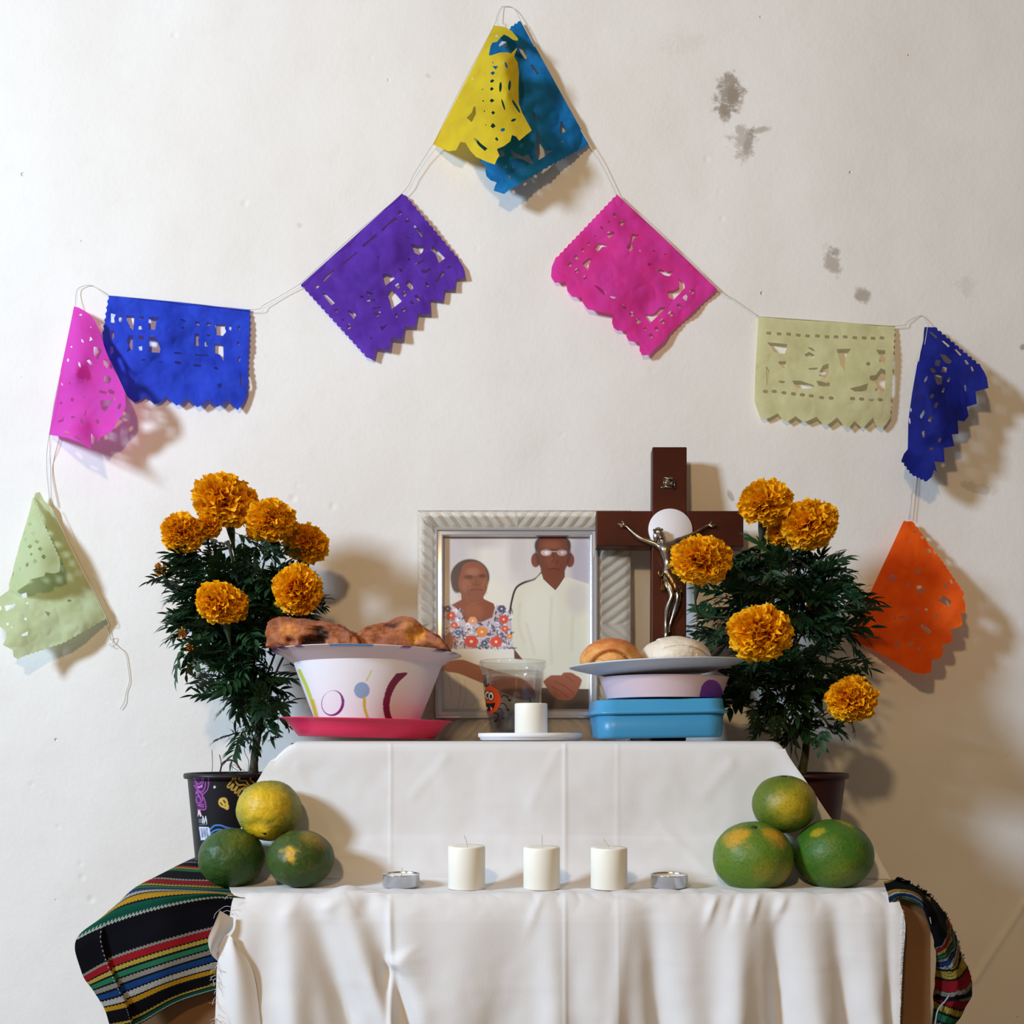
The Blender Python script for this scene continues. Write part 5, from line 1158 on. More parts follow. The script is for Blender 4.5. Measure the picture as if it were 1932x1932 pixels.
def portrait():
    L = Lean(-.050)
    t = thing('picture_frame', L(988, 1391), 'ribbed clear acrylic frame holding a portrait of an elderly couple', 'picture frame')
    x0, x1, y0, y1 = 788, 1190, 963, 1397.5; a0, a1, b0, b1 = 822, 1127, 997, 1354
    def border(quad, fn, nu, nv):
        """quad corners (outer a, outer b, inner b, inner a); fn(u,v) -> extra thickness"""
        V = []
        for i in range(nu):
            for j in range(nv):
                u, v = i/(nu-1), j/(nv-1)
                A = np.array(quad[0])*(1-u)+np.array(quad[1])*u; B = np.array(quad[3])*(1-u)+np.array(quad[2])*u
                px, py = A*(1-v)+B*v
                V.append(L(px, py, .0075+fn(px, py)))
        k = len(V); bk = Vector((0, math.cos(LEAN), -math.sin(LEAN)))
        V += [p+bk*.0085 for p in V]
        Fc = [tuple(f) for f in grid_faces(nu, nv)]+[tuple(q+k for q in f[::-1]) for f in grid_faces(nu, nv)]
        for i in range(nu-1):
            for j in (0, nv-1): Fc.append((i*nv+j, (i+1)*nv+j, k+(i+1)*nv+j, k+i*nv+j))
        for j in range(nv-1):
            for i in (0, nu-1): Fc.append((i*nv+j, i*nv+j+1, k+i*nv+j+1, k+i*nv+j))
        build('ribbed_border', V, Fc, acr, t)
    def rib(c, s1, s2, per):
        def f(px, py):
            h = px*s1+py*s2
            w = (h/per) % 1.0
            return .0034*(1-abs(2*w-1))**.7
        return f
    mx = 975; my = 1178
    def top(px, py): return rib(0, 1 if px < mx else -1, -.75, 21)(px, py) if (py > y0+5 and py < b0-4) else 0
    def bot(px, py): return rib(0, 1 if px < mx else -1, .75, 21)(px, py) if (py < y1-5 and py > b1+4) else 0
    def lef(px, py): return rib(0, .75, -1 if py < my else 1, 21)(px, py) if (px > x0+4 and px < a0-4) else 0
    def rig(px, py): return rib(0, -.75, -1 if py < my else 1, 21)(px, py) if (px < x1-4 and px > a1+4) else 0
    border([(x0, y0), (x1, y0), (a1, b0), (a0, b0)], top, 360, 14)
    border([(x0, y1), (x1, y1), (a1, b1), (a0, b1)], bot, 360, 14)
    border([(x0, y0), (x0, y1), (a0, b1), (a0, b0)], lef, 380, 14)
    border([(x1, y0), (x1, y1), (a1, b1), (a1, b0)], rig, 380, 20)
    # raised inner lip, bevelled to the print
    mb = MB()
    def ring(r0, o0, r1, o1):
        A = [L(px, py, o0) for px, py in r0]; B = [L(px, py, o1) for px, py in r1]
        mb.add(A+B, [(i, (i+1) % 4, 4+(i+1) % 4, 4+i) for i in range(4)])
    def rc(e): return [(a0+e, b0+e), (a1-e, b0+e), (a1-e, b1-e), (a0+e, b1-e)]
    ring(rc(-1), .0072, rc(0), .0125); ring(rc(0), .0125, rc(3), .0128); ring(rc(3), .0128, rc(4.5), .0100); ring(rc(4.5), .0100, rc(11), .0100); ring(rc(11), .0100, rc(13), .0112); ring(rc(13), .0112, rc(16), .0060); ring(rc(16), .0060, rc(16.5), .0030)
    build('inner_lip', mb.v, mb.f, acr2, t, smooth=False)
    mb = MB(); mb.add(*slab(L, [(x0+12, y0+12), (x1-12, y0+12), (x1-12, y1-12), (x0+12, y1-12)], -.0042, -.0022))
    build('backing_board', mb.v, mb.f, mat('backing_board', (186, 180, 168), rough=.8), t, smooth=False)
    # --- the print: painted on a canvas in detail coordinates, 4.025 units to a photo pixel
    K = 4.025
    c = Canvas(270, 270, 1400, 1680, 3.0, (206, 200, 196))
    for (x, y, rx, ry, col, a) in [(700, 500, 160, 420, (222, 220, 212), .8), (330, 420, 120, 200, (190, 182, 188), .7), (820, 420, 60, 200, (190, 176, 180), .6), (1320, 500, 90, 260, (170, 164, 176), .8), (560, 330, 150, 50, (184, 172, 176), .6), (620, 760, 130, 140, (226, 222, 206), .8), (300, 700, 60, 120, (214, 208, 210), .6), (1000, 400, 60, 100, (200, 192, 196), .5)]:
        c.put(ell_sdf(c.X, c.Y, x, y, rx, ry), col, 60, a)
    # man: shirt, neck, head
    sh = [(1010, 570), (960, 625), (870, 665), (820, 700), (795, 790), (785, 900), (790, 1010), (800, 1120), (830, 1200), (880, 1260), (1000, 1300), (1010, 1480), (1400, 1480), (1400, 660), (1290, 625), (1215, 600), (1180, 620), (1120, 700), (1030, 620)]
    c.line([(1012, 566), (965, 612), (870, 645), (815, 690), (785, 790), (772, 880)], 15, (38, 28, 30), curve=5)
    c.poly(sh, (214, 212, 194), soft=5)
    c.put(ell_sdf(c.X, c.Y, 1000, 900, 130, 260), (224, 222, 208), 90, .7)
    c.put(ell_sdf(c.X, c.Y, 1290, 760, 90, 120), (196, 186, 186), 60, .6)
    for L_ in ([(850, 800), (840, 950), (880, 1100)], [(1090, 760), (1080, 1000), (1090, 1250)], [(1250, 900), (1240, 1150)], [(900, 960), (960, 1180)]): c.line(L_, 18, (196, 192, 170), soft=24, a=.5, curve=4)
    c.poly([(1005, 540), (1190, 540), (1190, 600), (1120, 706), (1030, 625)], (116, 62, 48), soft=5)
    c.line([(1030, 622), (1075, 665), (1118, 704), (1160, 655), (1192, 602)], 5, (236, 232, 220), soft=4)
    c.ell(968, 470, 34, 55, (128, 66, 54), soft=6); c.ell(1228, 470, 34, 55, (120, 62, 52), soft=6)
    c.ell(1098, 360, 138, 96, (78, 60, 60), soft=10)
    c.poly([(985, 360), (1000, 320), (1060, 290), (1140, 290), (1200, 320), (1222, 370), (1220, 460), (1195, 540), (1150, 595), (1095, 612), (1040, 590), (1005, 530), (985, 450)], (112, 60, 48), soft=8, curve=3)
    c.put(ell_sdf(c.X, c.Y, 1090, 355, 70, 34), (148, 88, 70), 30, .6); c.put(ell_sdf(c.X, c.Y, 1080, 480, 40, 50), (134, 74, 58), 30, .6)
    c.line([(980, 330), (975, 420), (990, 500)], 22, (70, 58, 60), soft=12, a=.8); c.line([(1218, 330), (1228, 430), (1212, 490)], 22, (66, 54, 58), soft=12, a=.8)
    c.ell(1048, 412, 40, 26, (196, 172, 168), soft=5); c.ell(1168, 412, 38, 26, (176, 148, 146), soft=5); c.line([(1088, 405), (1128, 405)], 6, (190, 170, 160)); c.line([(1010, 392), (1205, 392)], 5, (74, 44, 42)); c.ell(1052, 414, 16, 14, (228, 214, 214), soft=5); c.ell(1172, 412, 14, 12, (206, 186, 186), soft=5)
    c.line([(1102, 420), (1108, 470), (1090, 486)], 8, (92, 46, 38), soft=6); c.line([(1130, 470), (1136, 486), (1112, 492)], 6, (84, 42, 36), soft=5); c.line([(1070, 540), (1110, 534), (1150, 542)], 7, (78, 34, 34), soft=5); c.line([(1055, 500), (1050, 540)], 6, (84, 44, 38), soft=8, a=.6); c.line([(1160, 500), (1166, 540)], 6, (84, 44, 38), soft=8, a=.6)
    # trousers, hands
    c.poly([(1010, 1440), (1400, 1450), (1400, 1680), (1010, 1680)], (84, 72, 64), soft=5); c.put(ell_sdf(c.X, c.Y, 1300, 1600, 120, 60), (48, 42, 42), 40, .7)
    c.poly([(1025, 1392), (1085, 1345), (1160, 1345), (1180, 1325), (1240, 1325), (1275, 1345), (1320, 1380), (1290, 1460), (1250, 1520), (1200, 1535), (1130, 1525), (1080, 1480)], (150, 88, 70), soft=5, curve=2)
    c.line([(1110, 1390), (1180, 1420), (1260, 1480)], 6, (122, 66, 54), soft=6); c.line([(1090, 1430), (1160, 1470), (1220, 1515)], 6, (122, 66, 54), soft=6); c.line([(1200, 1350), (1260, 1400)], 6, (122, 66, 54), soft=6)
    c.poly([(802, 1140), (850, 1200), (870, 1225), (800, 1225)], (104, 60, 52), soft=4)
    # woman: dress, arm, neck, head
    c.poly([(270, 860), (285, 830), (330, 800), (410, 850), (430, 940), (560, 935), (640, 900), (670, 810), (730, 830), (775, 880), (790, 1000), (790, 1100), (806, 1160), (806, 1230), (270, 1230)], (190, 180, 190), soft=5)
    c.poly([(270, 1145), (800, 1145), (806, 1220), (900, 1230), (900, 1680), (270, 1680)], (224, 220, 208), soft=5)
    c.poly([(330, 810), (405, 770), (400, 700), (560, 700), (575, 765), (650, 800), (660, 830), (640, 905), (560, 940), (435, 945), (400, 860)], (128, 66, 50), soft=6)
    c.put(ell_sdf(c.X, c.Y, 500, 860, 70, 60), (150, 84, 62), 40, .7)
    c.ell(470, 600, 148, 138, (68, 54, 58), soft=10); c.ell(372, 630, 46, 90, (74, 58, 60), soft=10)
    c.poly([(400, 560), (420, 505), (480, 480), (545, 490), (590, 540), (604, 610), (600, 690), (570, 750), (510, 780), (440, 765), (400, 720), (380, 640)], (132, 74, 58), soft=8, curve=3)
    c.put(ell_sdf(c.X, c.Y, 490, 560, 50, 30), (164, 106, 86), 26, .7); c.put(ell_sdf(c.X, c.Y, 440, 660, 36, 44), (158, 98, 78), 26, .6); c.put(ell_sdf(c.X, c.Y, 580, 655, 24, 40), (150, 90, 72), 20, .5)
    c.put(ell_sdf(c.X, c.Y, 462, 598, 34, 15), (84, 44, 42), 12, .9); c.put(ell_sdf(c.X, c.Y, 562, 590, 28, 15), (80, 42, 40), 12, .9)
    c.line([(515, 590), (520, 640), (500, 655)], 8, (104, 54, 44), soft=6, a=.8); c.line([(500, 658), (530, 662), (548, 652)], 6, (96, 46, 40), soft=5); c.line([(470, 702), (520, 692), (565, 698)], 9, (112, 46, 44), soft=5, curve=3); c.line([(455, 660), (452, 700), (470, 735)], 6, (104, 58, 46), soft=6, a=.7); c.line([(585, 650), (590, 700)], 6, (104, 58, 46), soft=6, a=.7)
    c.ell(600, 722, 7, 11, (220, 200, 190)); c.ell(388, 740, 6, 10, (200, 180, 170)); c.line([(440, 775), (500, 800), (560, 780)], 6, (150, 92, 74), soft=6, a=.6)
    rnd = random.Random(3)
    area = [(300, 870), (380, 880), (340, 960), (420, 990), (500, 980), (600, 960), (690, 900), (740, 880), (720, 980), (640, 1000), (700, 1060), (760, 1050), (560, 1040), (460, 1050), (380, 1060), (310, 1040), (330, 1100), (480, 1100), (580, 1100), (670, 1100), (760, 1120), (400, 1110)]
    for x, y in area:
        for k in range(20):
            dx, dy = rnd.uniform(-50, 50), rnd.uniform(-42, 42)
            if (425 < x+dx < 650 and y+dy < 935) or y+dy > 1140: continue
            c.ell(x+dx, y+dy, rnd.uniform(5, 22), rnd.uniform(3, 7), rnd.choice([(52, 58, 92), (60, 48, 66), (236, 232, 232), (110, 84, 120), (90, 110, 140), (70, 50, 52), (236, 230, 226)]), rnd.uniform(0, 3), a=.9)
    for x, y, r, col in [(325, 890, 36, (206, 70, 54)), (350, 965, 30, (212, 84, 60)), (480, 1088, 56, (208, 62, 52)), (668, 1090, 50, (214, 72, 60)), (725, 920, 40, (206, 70, 54)), (560, 1015, 46, (226, 132, 56)), (490, 930, 36, (222, 150, 110)), (735, 990, 30, (216, 90, 66)), (770, 1050, 24, (224, 140, 80)), (345, 1080, 22, (206, 80, 60)), (380, 1020, 26, (70, 100, 150)), (300, 840, 30, (56, 66, 104)), (710, 840, 34, (60, 74, 112)), (580, 1100, 28, (66, 88, 122))]:
        for k in range(6):
            a = k*1.05; c.ell(x+r*.5*math.cos(a), y+r*.45*math.sin(a), r*.5, r*.42, col, a=.95)
        c.ell(x, y, r*.22, r*.2, (236, 214, 190))
    c.poly([(280, 1240), (400, 1225), (470, 1245), (540, 1270), (700, 1320), (820, 1350), (910, 1400), (960, 1470), (940, 1530), (860, 1530), (760, 1490), (600, 1420), (480, 1370), (380, 1330), (280, 1310)], (150, 86, 68), soft=5, curve=3)
    c.line([(860, 1400), (940, 1450)], 6, (110, 60, 52), soft=6); c.line([(830, 1440), (900, 1490)], 6, (118, 66, 56), soft=6)
    c.poly([(275, 1050), (320, 1010), (345, 1060), (340, 1130), (290, 1200), (275, 1190)], (140, 80, 66), soft=6)
    for L_ in ([(350, 1340), (400, 1420), (380, 1600)], [(430, 1380), (440, 1500), (400, 1640)], [(310, 1350), (330, 1500)]): c.line(L_, 5, (170, 172, 178), soft=8, a=.7, curve=4)
    c.poly([(490, 1590), (510, 1560), (620, 1520), (700, 1510), (620, 1555), (500, 1605)], (238, 232, 196), soft=5)
    px_ = np.linspace(a0+15.5, a1-15.5, 330); py_ = np.linspace(b0+15.5-6, b1-15.5+3, 400); X, Y = np.meshgrid(px_, py_)
    ins = .0030
    V = np.array([L(a, b_, ins) for a, b_ in zip(X.ravel(), Y.ravel())])
    u = (X.ravel()-770)*K; v = (Y.ravel()-940)*K
    C = c.sample(u, v)
    build('photo_print', V, grid_faces(400, 330), photo_m, t, colors=C, label='printed portrait of an elderly woman in an embroidered blouse and a man in a white shirt')
LEAN = math.radians(6.0)
portrait()

# ---------------------------------------------------------------- crucifix
def crucifix():
    L = Lean(-.085)
    wood = mat('dark_varnished_wood', (78, 32, 18), rough=.38, color2=(54, 20, 12), vscale=9, spec=.25, bump=.0002, bscale=80)
    t = thing('crucifix', L(1263, 1391), 'dark wooden crucifix with a silver figure and white disc, leaning on the wall', 'crucifix')
    def beam(name, pts):
        V, Fc = slab(L, pts, 0, .0185)
        o = build(name, V, Fc, wood, t, smooth=False)
        bv = o.modifiers.new('bevel', 'BEVEL'); bv.width = .0012; bv.segments = 2
    beam('upright_beam', [(1231, 843), (1296, 843), (1294.5, 1397.5), (1228.5, 1397.5)])
    beam('cross_beam', [(1125, 963.5), (1230.6, 963.5), (1230.2, 1030.5), (1125, 1029.5)])
    beam('cross_beam', [(1296.4, 963.5), (1403, 963.5), (1403, 1031.5), (1296.2, 1030.5)])
    n_ = Vector((0, -math.cos(LEAN), math.sin(LEAN)))
    R_ = np.array([[1, 0, 0], [0, math.sin(LEAN), -math.cos(LEAN)], [0, math.cos(LEAN), math.sin(LEAN)]])   # local z -> towards the viewer
    c0 = L(1264.5, 1000, .0186); r = mm(41.5, c0.y)
    V, Fc = lathe([(0, 0), (r, 0), (r, .0018), (r*.99, .0022), (0, .0022)], 72); V = V@R_.T+np.array(c0)
    build('white_disc', V, Fc, mat('white_disc', (226, 220, 222), rough=.5), t)
    sil = mat('antique_silver_reflections', (196, 190, 182), rough=.26, metal=1.0, color2=(128, 108, 84), vscale=90)  # bronze noise paints mixed reflections into the silver
    # small scroll plaque
    mb = MB()
    pl = [(1252, 901), (1269, 900.5), (1272, 908), (1274, 922), (1256, 920), (1248, 922), (1252, 915)]
    mb.add(*slab(L, pl, .0186, .0200))
    for a, b_, w in (((1253, 901), (1271, 905), .0007), ((1253, 917), (1272, 922), .0007), ((1253, 902), (1252, 916), .0006), ((1272, 906), (1273, 921), .0006), ((1247, 921), (1252, 916), .0008)):
        mb.tube([L(*a, .0205), L(*b_, .0205)], w, 6)
    for Lt in ([(1255.5, 905), (1255.5, 913)], [(1258, 914), (1258, 906), (1262, 914), (1262, 907)], [(1265, 908), (1265, 916)], [(1267, 917), (1267, 909), (1270, 910), (1269.5, 913), (1267, 913), (1270.5, 918)]):
        mb.tube([L(a, b_, .0203) for a, b_ in Lt], .0004, 5)
    build('scroll_plaque', mb.v, mb.f, sil, t, label='small silver scroll with raised letters')
    # figure
    B = .0186
    J = []; E = []
    def j(px, py, off, r_): J.append((L(px, py, B+off), r_)); return len(J)-1
    def e(*ids):
        for a, b_ in zip(ids[:-1], ids[1:]): E.append((a, b_))
    pel = j(1261, 1076, .0075, .0050)
    bel = j(1260, 1064, .0080, .0042); wst = j(1258, 1054, .0088, .0044); rib = j(1256, 1042, .0096, .0062); che = j(1255, 1032, .0095, .0066); nk0 = j(1252, 1023, .0095, .0034)
    nk = j(1249, 1017, .0105, .0024); hd0 = j(1246, 1011, .0120, .0042); hd = j(1242.5, 1004, .0125, .0050); hd1 = j(1240, 999, .0120, .0040)
    e(pel, bel, wst, rib, che, nk0, nk, hd0, hd, hd1)
    for pts in ([(1244, 1030, .0085, .0036), (1236, 1026, .0075, .0030), (1222, 1021, .0065, .0027), (1209, 1016, .0060, .0025), (1200, 1010, .0056, .0022), (1190, 1001, .0048, .0017), (1183, 994, .0040, .0013), (1178, 991, .0036, .0016)],
                [(1268, 1024, .0085, .0036), (1277, 1020, .0075, .0028), (1290, 1015, .0065, .0026), (1303, 1010, .0060, .0024), (1314, 1004, .0055, .0021), (1326, 997, .0046, .0016), (1334, 992, .0040, .0013), (1339, 991, .0036, .0016)]):
        ids = [j(*p) for p in pts]; e(che, *ids)
        h = ids[-1]; sx = -1 if pts[0][0] < 1260 else 1; hx, hy = pts[-1][0], pts[-1][1]
        for dx, dy, o in ((12, -4 if sx < 0 else -1, .0040), (13, -1.5 if sx < 0 else 1, .0042), (9, 1.5 if sx < 0 else 3, .0060), (7, 4 if sx < 0 else 5, .0060)):
            m1 = j(hx+sx*dx*.5, hy+dy*.5, o, .00065); m2 = j(hx+sx*dx, hy+dy, o-.001, .0005); e(h, m1, m2)
        th = j(hx+sx*2, hy-5, .0055, .0007); e(h, th, j(hx+sx*5, hy-8, .0055, .0005))
    for pts in ([(1257, 1082, .0080, .0046), (1260, 1094, .0098, .0046), (1264, 1108, .0125, .0042), (1268, 1121, .0150, .0036), (1268, 1128, .0148, .0036), (1263, 1138, .0120, .0036), (1259, 1150, .0092, .0033), (1257.5, 1164, .0066, .0025), (1256.5, 1178, .0050, .0020), (1257, 1187, .0050, .0024), (1257.5, 1196, .0070, .0026), (1258, 1202, .0078, .0022)],
                [(1268, 1084, .0065, .0044), (1272, 1096, .0080, .0042), (1275, 1110, .0105, .0037), (1279, 1124, .0122, .0033), (1279, 1131, .0120, .0031), (1276, 1141, .0092, .0030), (1273, 1152, .0068, .0027), (1269, 1165, .0046, .0021), (1264.5, 1178, .0032, .0018), (1263, 1186, .0036, .0020), (1263, 1195, .0048, .0020)]):
        ids = [j(*p) for p in pts]; e(pel, *ids)
    for k in range(4):
        f0 = len(J)-1
    for k, (x, y) in enumerate(((1253, 1204), (1256, 1206), (1259, 1206.5), (1262, 1206))):
        a = [i for i, q in enumerate(J) if abs(q[1]-.0022) < 1e-6][-1]
        e(a, j(x, y, .0066, .0007))
    O = Vector(wloc(t))
    me = bpy.data.meshes.new('figure'); me.from_pydata([tuple(p-O) for p, _ in J], E, []); me.materials.append(sil)
    fo = bpy.data.objects.new('figure', me); COL.objects.link(fo); fo.parent = t
    sk = fo.modifiers.new('skin', 'SKIN'); sk.use_smooth_shade = True
    for i, (p, r_) in enumerate(J):
        me.skin_vertices[0].data[i].radius = (r_*1.22, r_*1.22)
    me.skin_vertices[0].data[0].use_root = True
    sb = fo.modifiers.new('subdivision', 'SUBSURF'); sb.levels = 2; sb.render_levels = 2
    fo['label'] = 'silver crucified figure, head bowed to its right'
    # hair, crown, beard
    mb = MB(); hc = L(1242, 1004, B+.0122)
    D, Fs = sphere_dirs(26, 36)
    keep = nz(D, 4, 3, 3)
    V = np.array(hc)+D*(1+.10*keep)[:, None]*np.array([.0058, .0050, .0066])
    V[:, 1] += .0022
    mb.add(V, Fs)
    V = np.array(L(1238, 1012, B+.0100))+D*(1+.14*keep)[:, None]*np.array([.0036, .0034, .0075]); mb.add(V, Fs)
    V = np.array(L(1250, 1012, B+.0100))+D*(1+.14*keep)[:, None]*np.array([.0028, .0030, .0060]); mb.add(V, Fs)
    V = np.array(L(1247, 1014.5, B+.0152))+D*(1+.14*keep)[:, None]*np.array([.0022, .0018, .0026]); mb.add(V, Fs)
    for k in range(22):
        a = k*.2856; r1 = .0060
        p = hc+Vector((r1*math.cos(a)*1.02, .0014-r1*math.sin(a)*.9, .0030+.0006*math.sin(a*5))); a2 = a+.35
        p2 = hc+Vector((r1*math.cos(a2)*1.02, .0014-r1*math.sin(a2)*.9, .0036-.0006*math.sin(a2*5)))
        mb.tube([p, p2], .0007, 5)
    nose = L(1245, 1005.5, B+.0178)
    mb.tube([L(1244.2, 1002.5, B+.0168), nose, L(1245.2, 1006.6, B+.0168)], [.0004, .0008, .0006], 6)
    for x in (1242, 1247.2): mb.add(np.array(L(x, 1003.4, B+.0165))+D*.0006, Fs)
    build('hair_and_face', mb.v, mb.f, sil, fo)
    # loincloth
    gold_tone = mat('bronze_reflection', (150, 118, 74), rough=.34, metal=1.0, color2=(90, 66, 40), vscale=110)  # bronze tone of mixed reflections put into the loincloth's colour
    nu, nv = 40, 16; V = []
    cc = [(1262, 1075, .0072, .0078, .0062), (1263, 1083, .0078, .0086, .0068), (1266, 1092, .0092, .0092, .0070), (1268.5, 1102, .0104, .0098, .0070), (1270.5, 1112, .0112, .0092, .0064)]
    cs = np.array([spline([np.array(q) for q in cc], 4)])[0]
    for i, (px, py, of, rx, rr) in enumerate(cs):
        rx *= 1.1; rr *= 1.22; of -= .0006
        c_ = L(px, py, B+of)
        for k in range(nu):
            a = 2*math.pi*k/nu; w = 1+.09*math.sin(a*7+i*.5)+.04*math.sin(a*13-i*.7)
            V.append(c_+Vector((rx*w*math.cos(a), -rr*w*math.sin(a), -.0012*math.sin(a+.8)*i*.25)))
    build('loincloth', V, grid_faces(len(cs), nu, True), gold_tone, fo)
    U = []
    for i in range(10):
        f = i/9
        for k in range(12):
            g_ = k/11
            px = 1250-5*f+(9-2*f)*g_-1.5*math.sin(f*4); py = 1078+f*34+2*g_
            U.append(L(px, py, B+.0080+.0026*math.sin(g_*12+f*3)*(.4+f)))
    build('loincloth_tail', U, grid_faces(10, 12), gold_tone, fo)
    mb = MB(); mb.tube([Vector(q) for q in spline([L(1249, 1080, B+.010), L(1244, 1077, B+.012), L(1243, 1083, B+.012), L(1248, 1087, B+.012), L(1252, 1080, B+.013)], 5)], .0011, 7)
    build('loincloth_knot', mb.v, mb.f, gold_tone, fo)
LEAN = math.radians(9.5)
crucifix()

# ---------------------------------------------------------------- left: pink plate, printed bowl, paper plate, two slices
def plate_prof(r, h, rb, th=.0016, lip=.006):
    return [(0, 0), (rb, 0), (rb+(r-lip-rb)*.5, h*.45), (r-lip, h*.92), (r-.001, h), (r, h+.0006), (r-.001, h+th*.8), (r-lip, h+th*.6), (rb+(r-lip-rb)*.5, h*.45+th), (rb-.002, th), (0, th)]
def left_stack():
    y = -.165; x = (692-966)*(DW+y)/F; k = (DW+y)/F
    tl = (0, math.radians(1.3), 0)
    t = thing('plate', (x, y, TOPZ+.001), 'bright pink plastic plate at the bottom of the left stack', 'plate')
    V, Fc = lathe(plate_prof(.1020, .0205, .080), 96, (x, y, TOPZ+.0042), tl)
    build('dish', V, Fc, mat('pink_plastic', (238, 52, 100), rough=.38, sss=.0, translucent=.12), t)
    bx = (693-966)*k; z0 = TOPZ+.0085; zt = P(0, 1247, y).z
    t = thing('paper_bowl', (bx, y, z0), 'tall white paper bowl printed with rings and arcs, on the pink plate', 'bowl')
    rb, rt = mm(87, y), mm(141, y); H = zt-z0
    pr = [(0, .001), (rb*.98, 0)]+[(rb+(rt-rb)*q**.95, H*q) for q in np.linspace(0.0, 1, 170)]+[(rt+.0012, H+.0006), (rt+.001, H+.0016), (rt-.001, H+.001)]+[(rb+(rt-rb)*q**.95-.0008, H*q) for q in np.linspace(.98, .04, 20)]+[(0, .003)]
    V, Fc = lathe(pr, 480, (bx, y, z0), (0, math.radians(.8), 0))
    cv = Canvas(540, 1230, 850, 1370, .4, (236, 232, 238))
    def q(p): return [(490+a/4.712, 1140+b/4.712) for a, b in p]
    cv.line(q([(352, 590), (420, 740), (475, 900), (512, 1030)]), 6.5, (196, 210, 84), curve=5)
    cv.line(q([(470, 860), (490, 930), (515, 1030)]), 6.5, (204, 186, 70), soft=4, curve=5)
    cv.put(ell_sdf(cv.X, cv.Y, *q([(650, 880)])[0], 21.5, 24.5, .25), (120, 40, 110)); cv.put(ell_sdf(cv.X, cv.Y, q([(641, 0)])[0][0], q([(0, 874)])[0][1], 18.2, 22.6, .25), (236, 230, 238))
    cv.line(q([(995, 590), (950, 680)]), 2.2, (200, 204, 90), curve=3); cv.ell(*q([(908, 765)])[0], 14.6, 15.4, (146, 170, 206)); cv.line(q([(930, 840), (935, 930), (968, 1035)]), 5.5, (214, 186, 72), curve=5)
    ar = q([(1215, 615), (1315, 612), (1230, 700), (1175, 800), (1155, 900), (1165, 980), (1190, 1045), (1130, 1040), (1100, 950), (1100, 850), (1140, 720)])
    cv.poly(ar, (122, 30, 72), curve=4)
    px = V[:, 0]/(DW+V[:, 1])*F+966; py = 1395-(V[:, 2]-CZ)/(DW+V[:, 1])*F
    C = cv.sample(px, py); C[V[:, 1] > y-.01] = lin((236, 232, 238))
    nr = 480; inner = np.arange(len(V)) >= 172*nr; C[inner] = lin((236, 232, 238))
    build('bowl_wall', V, Fc, mat('coated_paper', (236, 232, 238), rough=.5, vcol='col'), t, colors=C)
    # paper plate: shallow, tilted so that its right rim sits lower
    xp = (693-966)*k; zp = P(0, 1262, y).z
    t = thing('paper_plate', (xp, y, zp), 'white paper plate with a blue and violet printed rim, on the tall bowl', 'plate')
    r = mm(177, y); n = 240
    V, Fc = lathe([(0, 0), (r*.72, 0), (r*.78, .002), (r*.92, .0125), (r*.985, .0150), (r, .0152), (r*.985, .0160), (r*.92, .0136), (r*.78, .0032), (r*.71, .0012), (0, .0012)], n, (xp, y, zp+.002), (math.radians(-1.0), math.radians(.7), 0))
    C = np.ones((len(V), 3))*lin((234, 230, 232))
    ang = np.degrees(np.arctan2(V[:, 1]-y, V[:, 0]-xp))
    ring = np.arange(len(V))//n
    for a0, a1, col in ((-170, -150, (90, 70, 180)), (-146, -138, (90, 80, 190)), (-128, -122, (110, 60, 150)), (-104, -78, (70, 150, 210)), (-62, -56, (110, 60, 150)), (-38, -28, (70, 70, 120)), (-20, -12, (150, 140, 170))):
        C[(ring >= 4) & (ring <= 8) & (ang > a0) & (ang < a1)] = lin(col)
    build('dish', V, Fc, mat('paper_plate', (234, 230, 232), rough=.55, vcol='col'), t, colors=C)
    # two slices
    brown = mat('baked_dough', (150, 84, 48), rough=.62, vcol='col', bump=.0022, bscale=130, spec=.35)
    def slice_(label, xa, xb, top, yy, dep, seed, holes, zb, crust):
        D, Fc = sphere_dirs(110, 170)
        s = np.sign(D)*np.abs(D)**.62; s /= np.maximum(np.abs(s).max(1), .8)[:, None]
        px = (xa+xb)/2+s[:, 0]*(xb-xa)/2
        tops = np.interp(px, [p[0] for p in top], [p[1] for p in top])
        kz = (DW+yy)/F
        zt_ = CZ+(1395-tops)*kz; zb_ = CZ+(1395-zb)*kz
        h = np.clip((s[:, 2]+1)/2, 0, 1)
        X = (px-966)*kz; Z = zb_+(zt_-zb_)*h; Y = yy+s[:, 1]*dep
        V = np.stack([X, Y, Z], -1)
        n1 = nz(V, 38, seed, 3); n2 = nz(V, 110, seed+3, 3); n3 = nz(V*np.array([1, 1, 1.8]), 60, seed+9, 3)
        ridge = 1-np.abs(n3)*2
        amp = np.clip(h*6, 0, 1)
        V = V+D*(n1*.0040+n2*.0011+np.clip(ridge-.6, 0, 1)*.003)[:, None]*amp[:, None]
        C = np.ones((len(V), 3))*lin((172, 102, 60))
        m = np.clip(n3*1.6+.3, 0, 1)[:, None]; C = C*(1-m*.6)+lin((122, 62, 38))*m*.6
        for hx, hz, hr, dp, col in holes:
            c_ = P(hx, hz, yy-dep); d = np.hypot((V[:, 0]-c_.x)/mm(hr[0]), (V[:, 2]-c_.z)/mm(hr[1]))+n2*.7
            w = np.clip(1.3-d, 0, 1)*(D[:, 1] < .2); V[:, 1] += w*dp; m = np.clip(w*1.6, 0, 1)[:, None]; C = C*(1-m)+lin(col)*m
        m = (np.clip((h-.80)/.15, 0, 1)*crust)[:, None]; C = C*(1-m)+lin((118, 56, 34))*m
        C *= (1+.25*n2)[:, None]
        rad = np.hypot(V[:, 0]-xp, V[:, 1]-y)/r
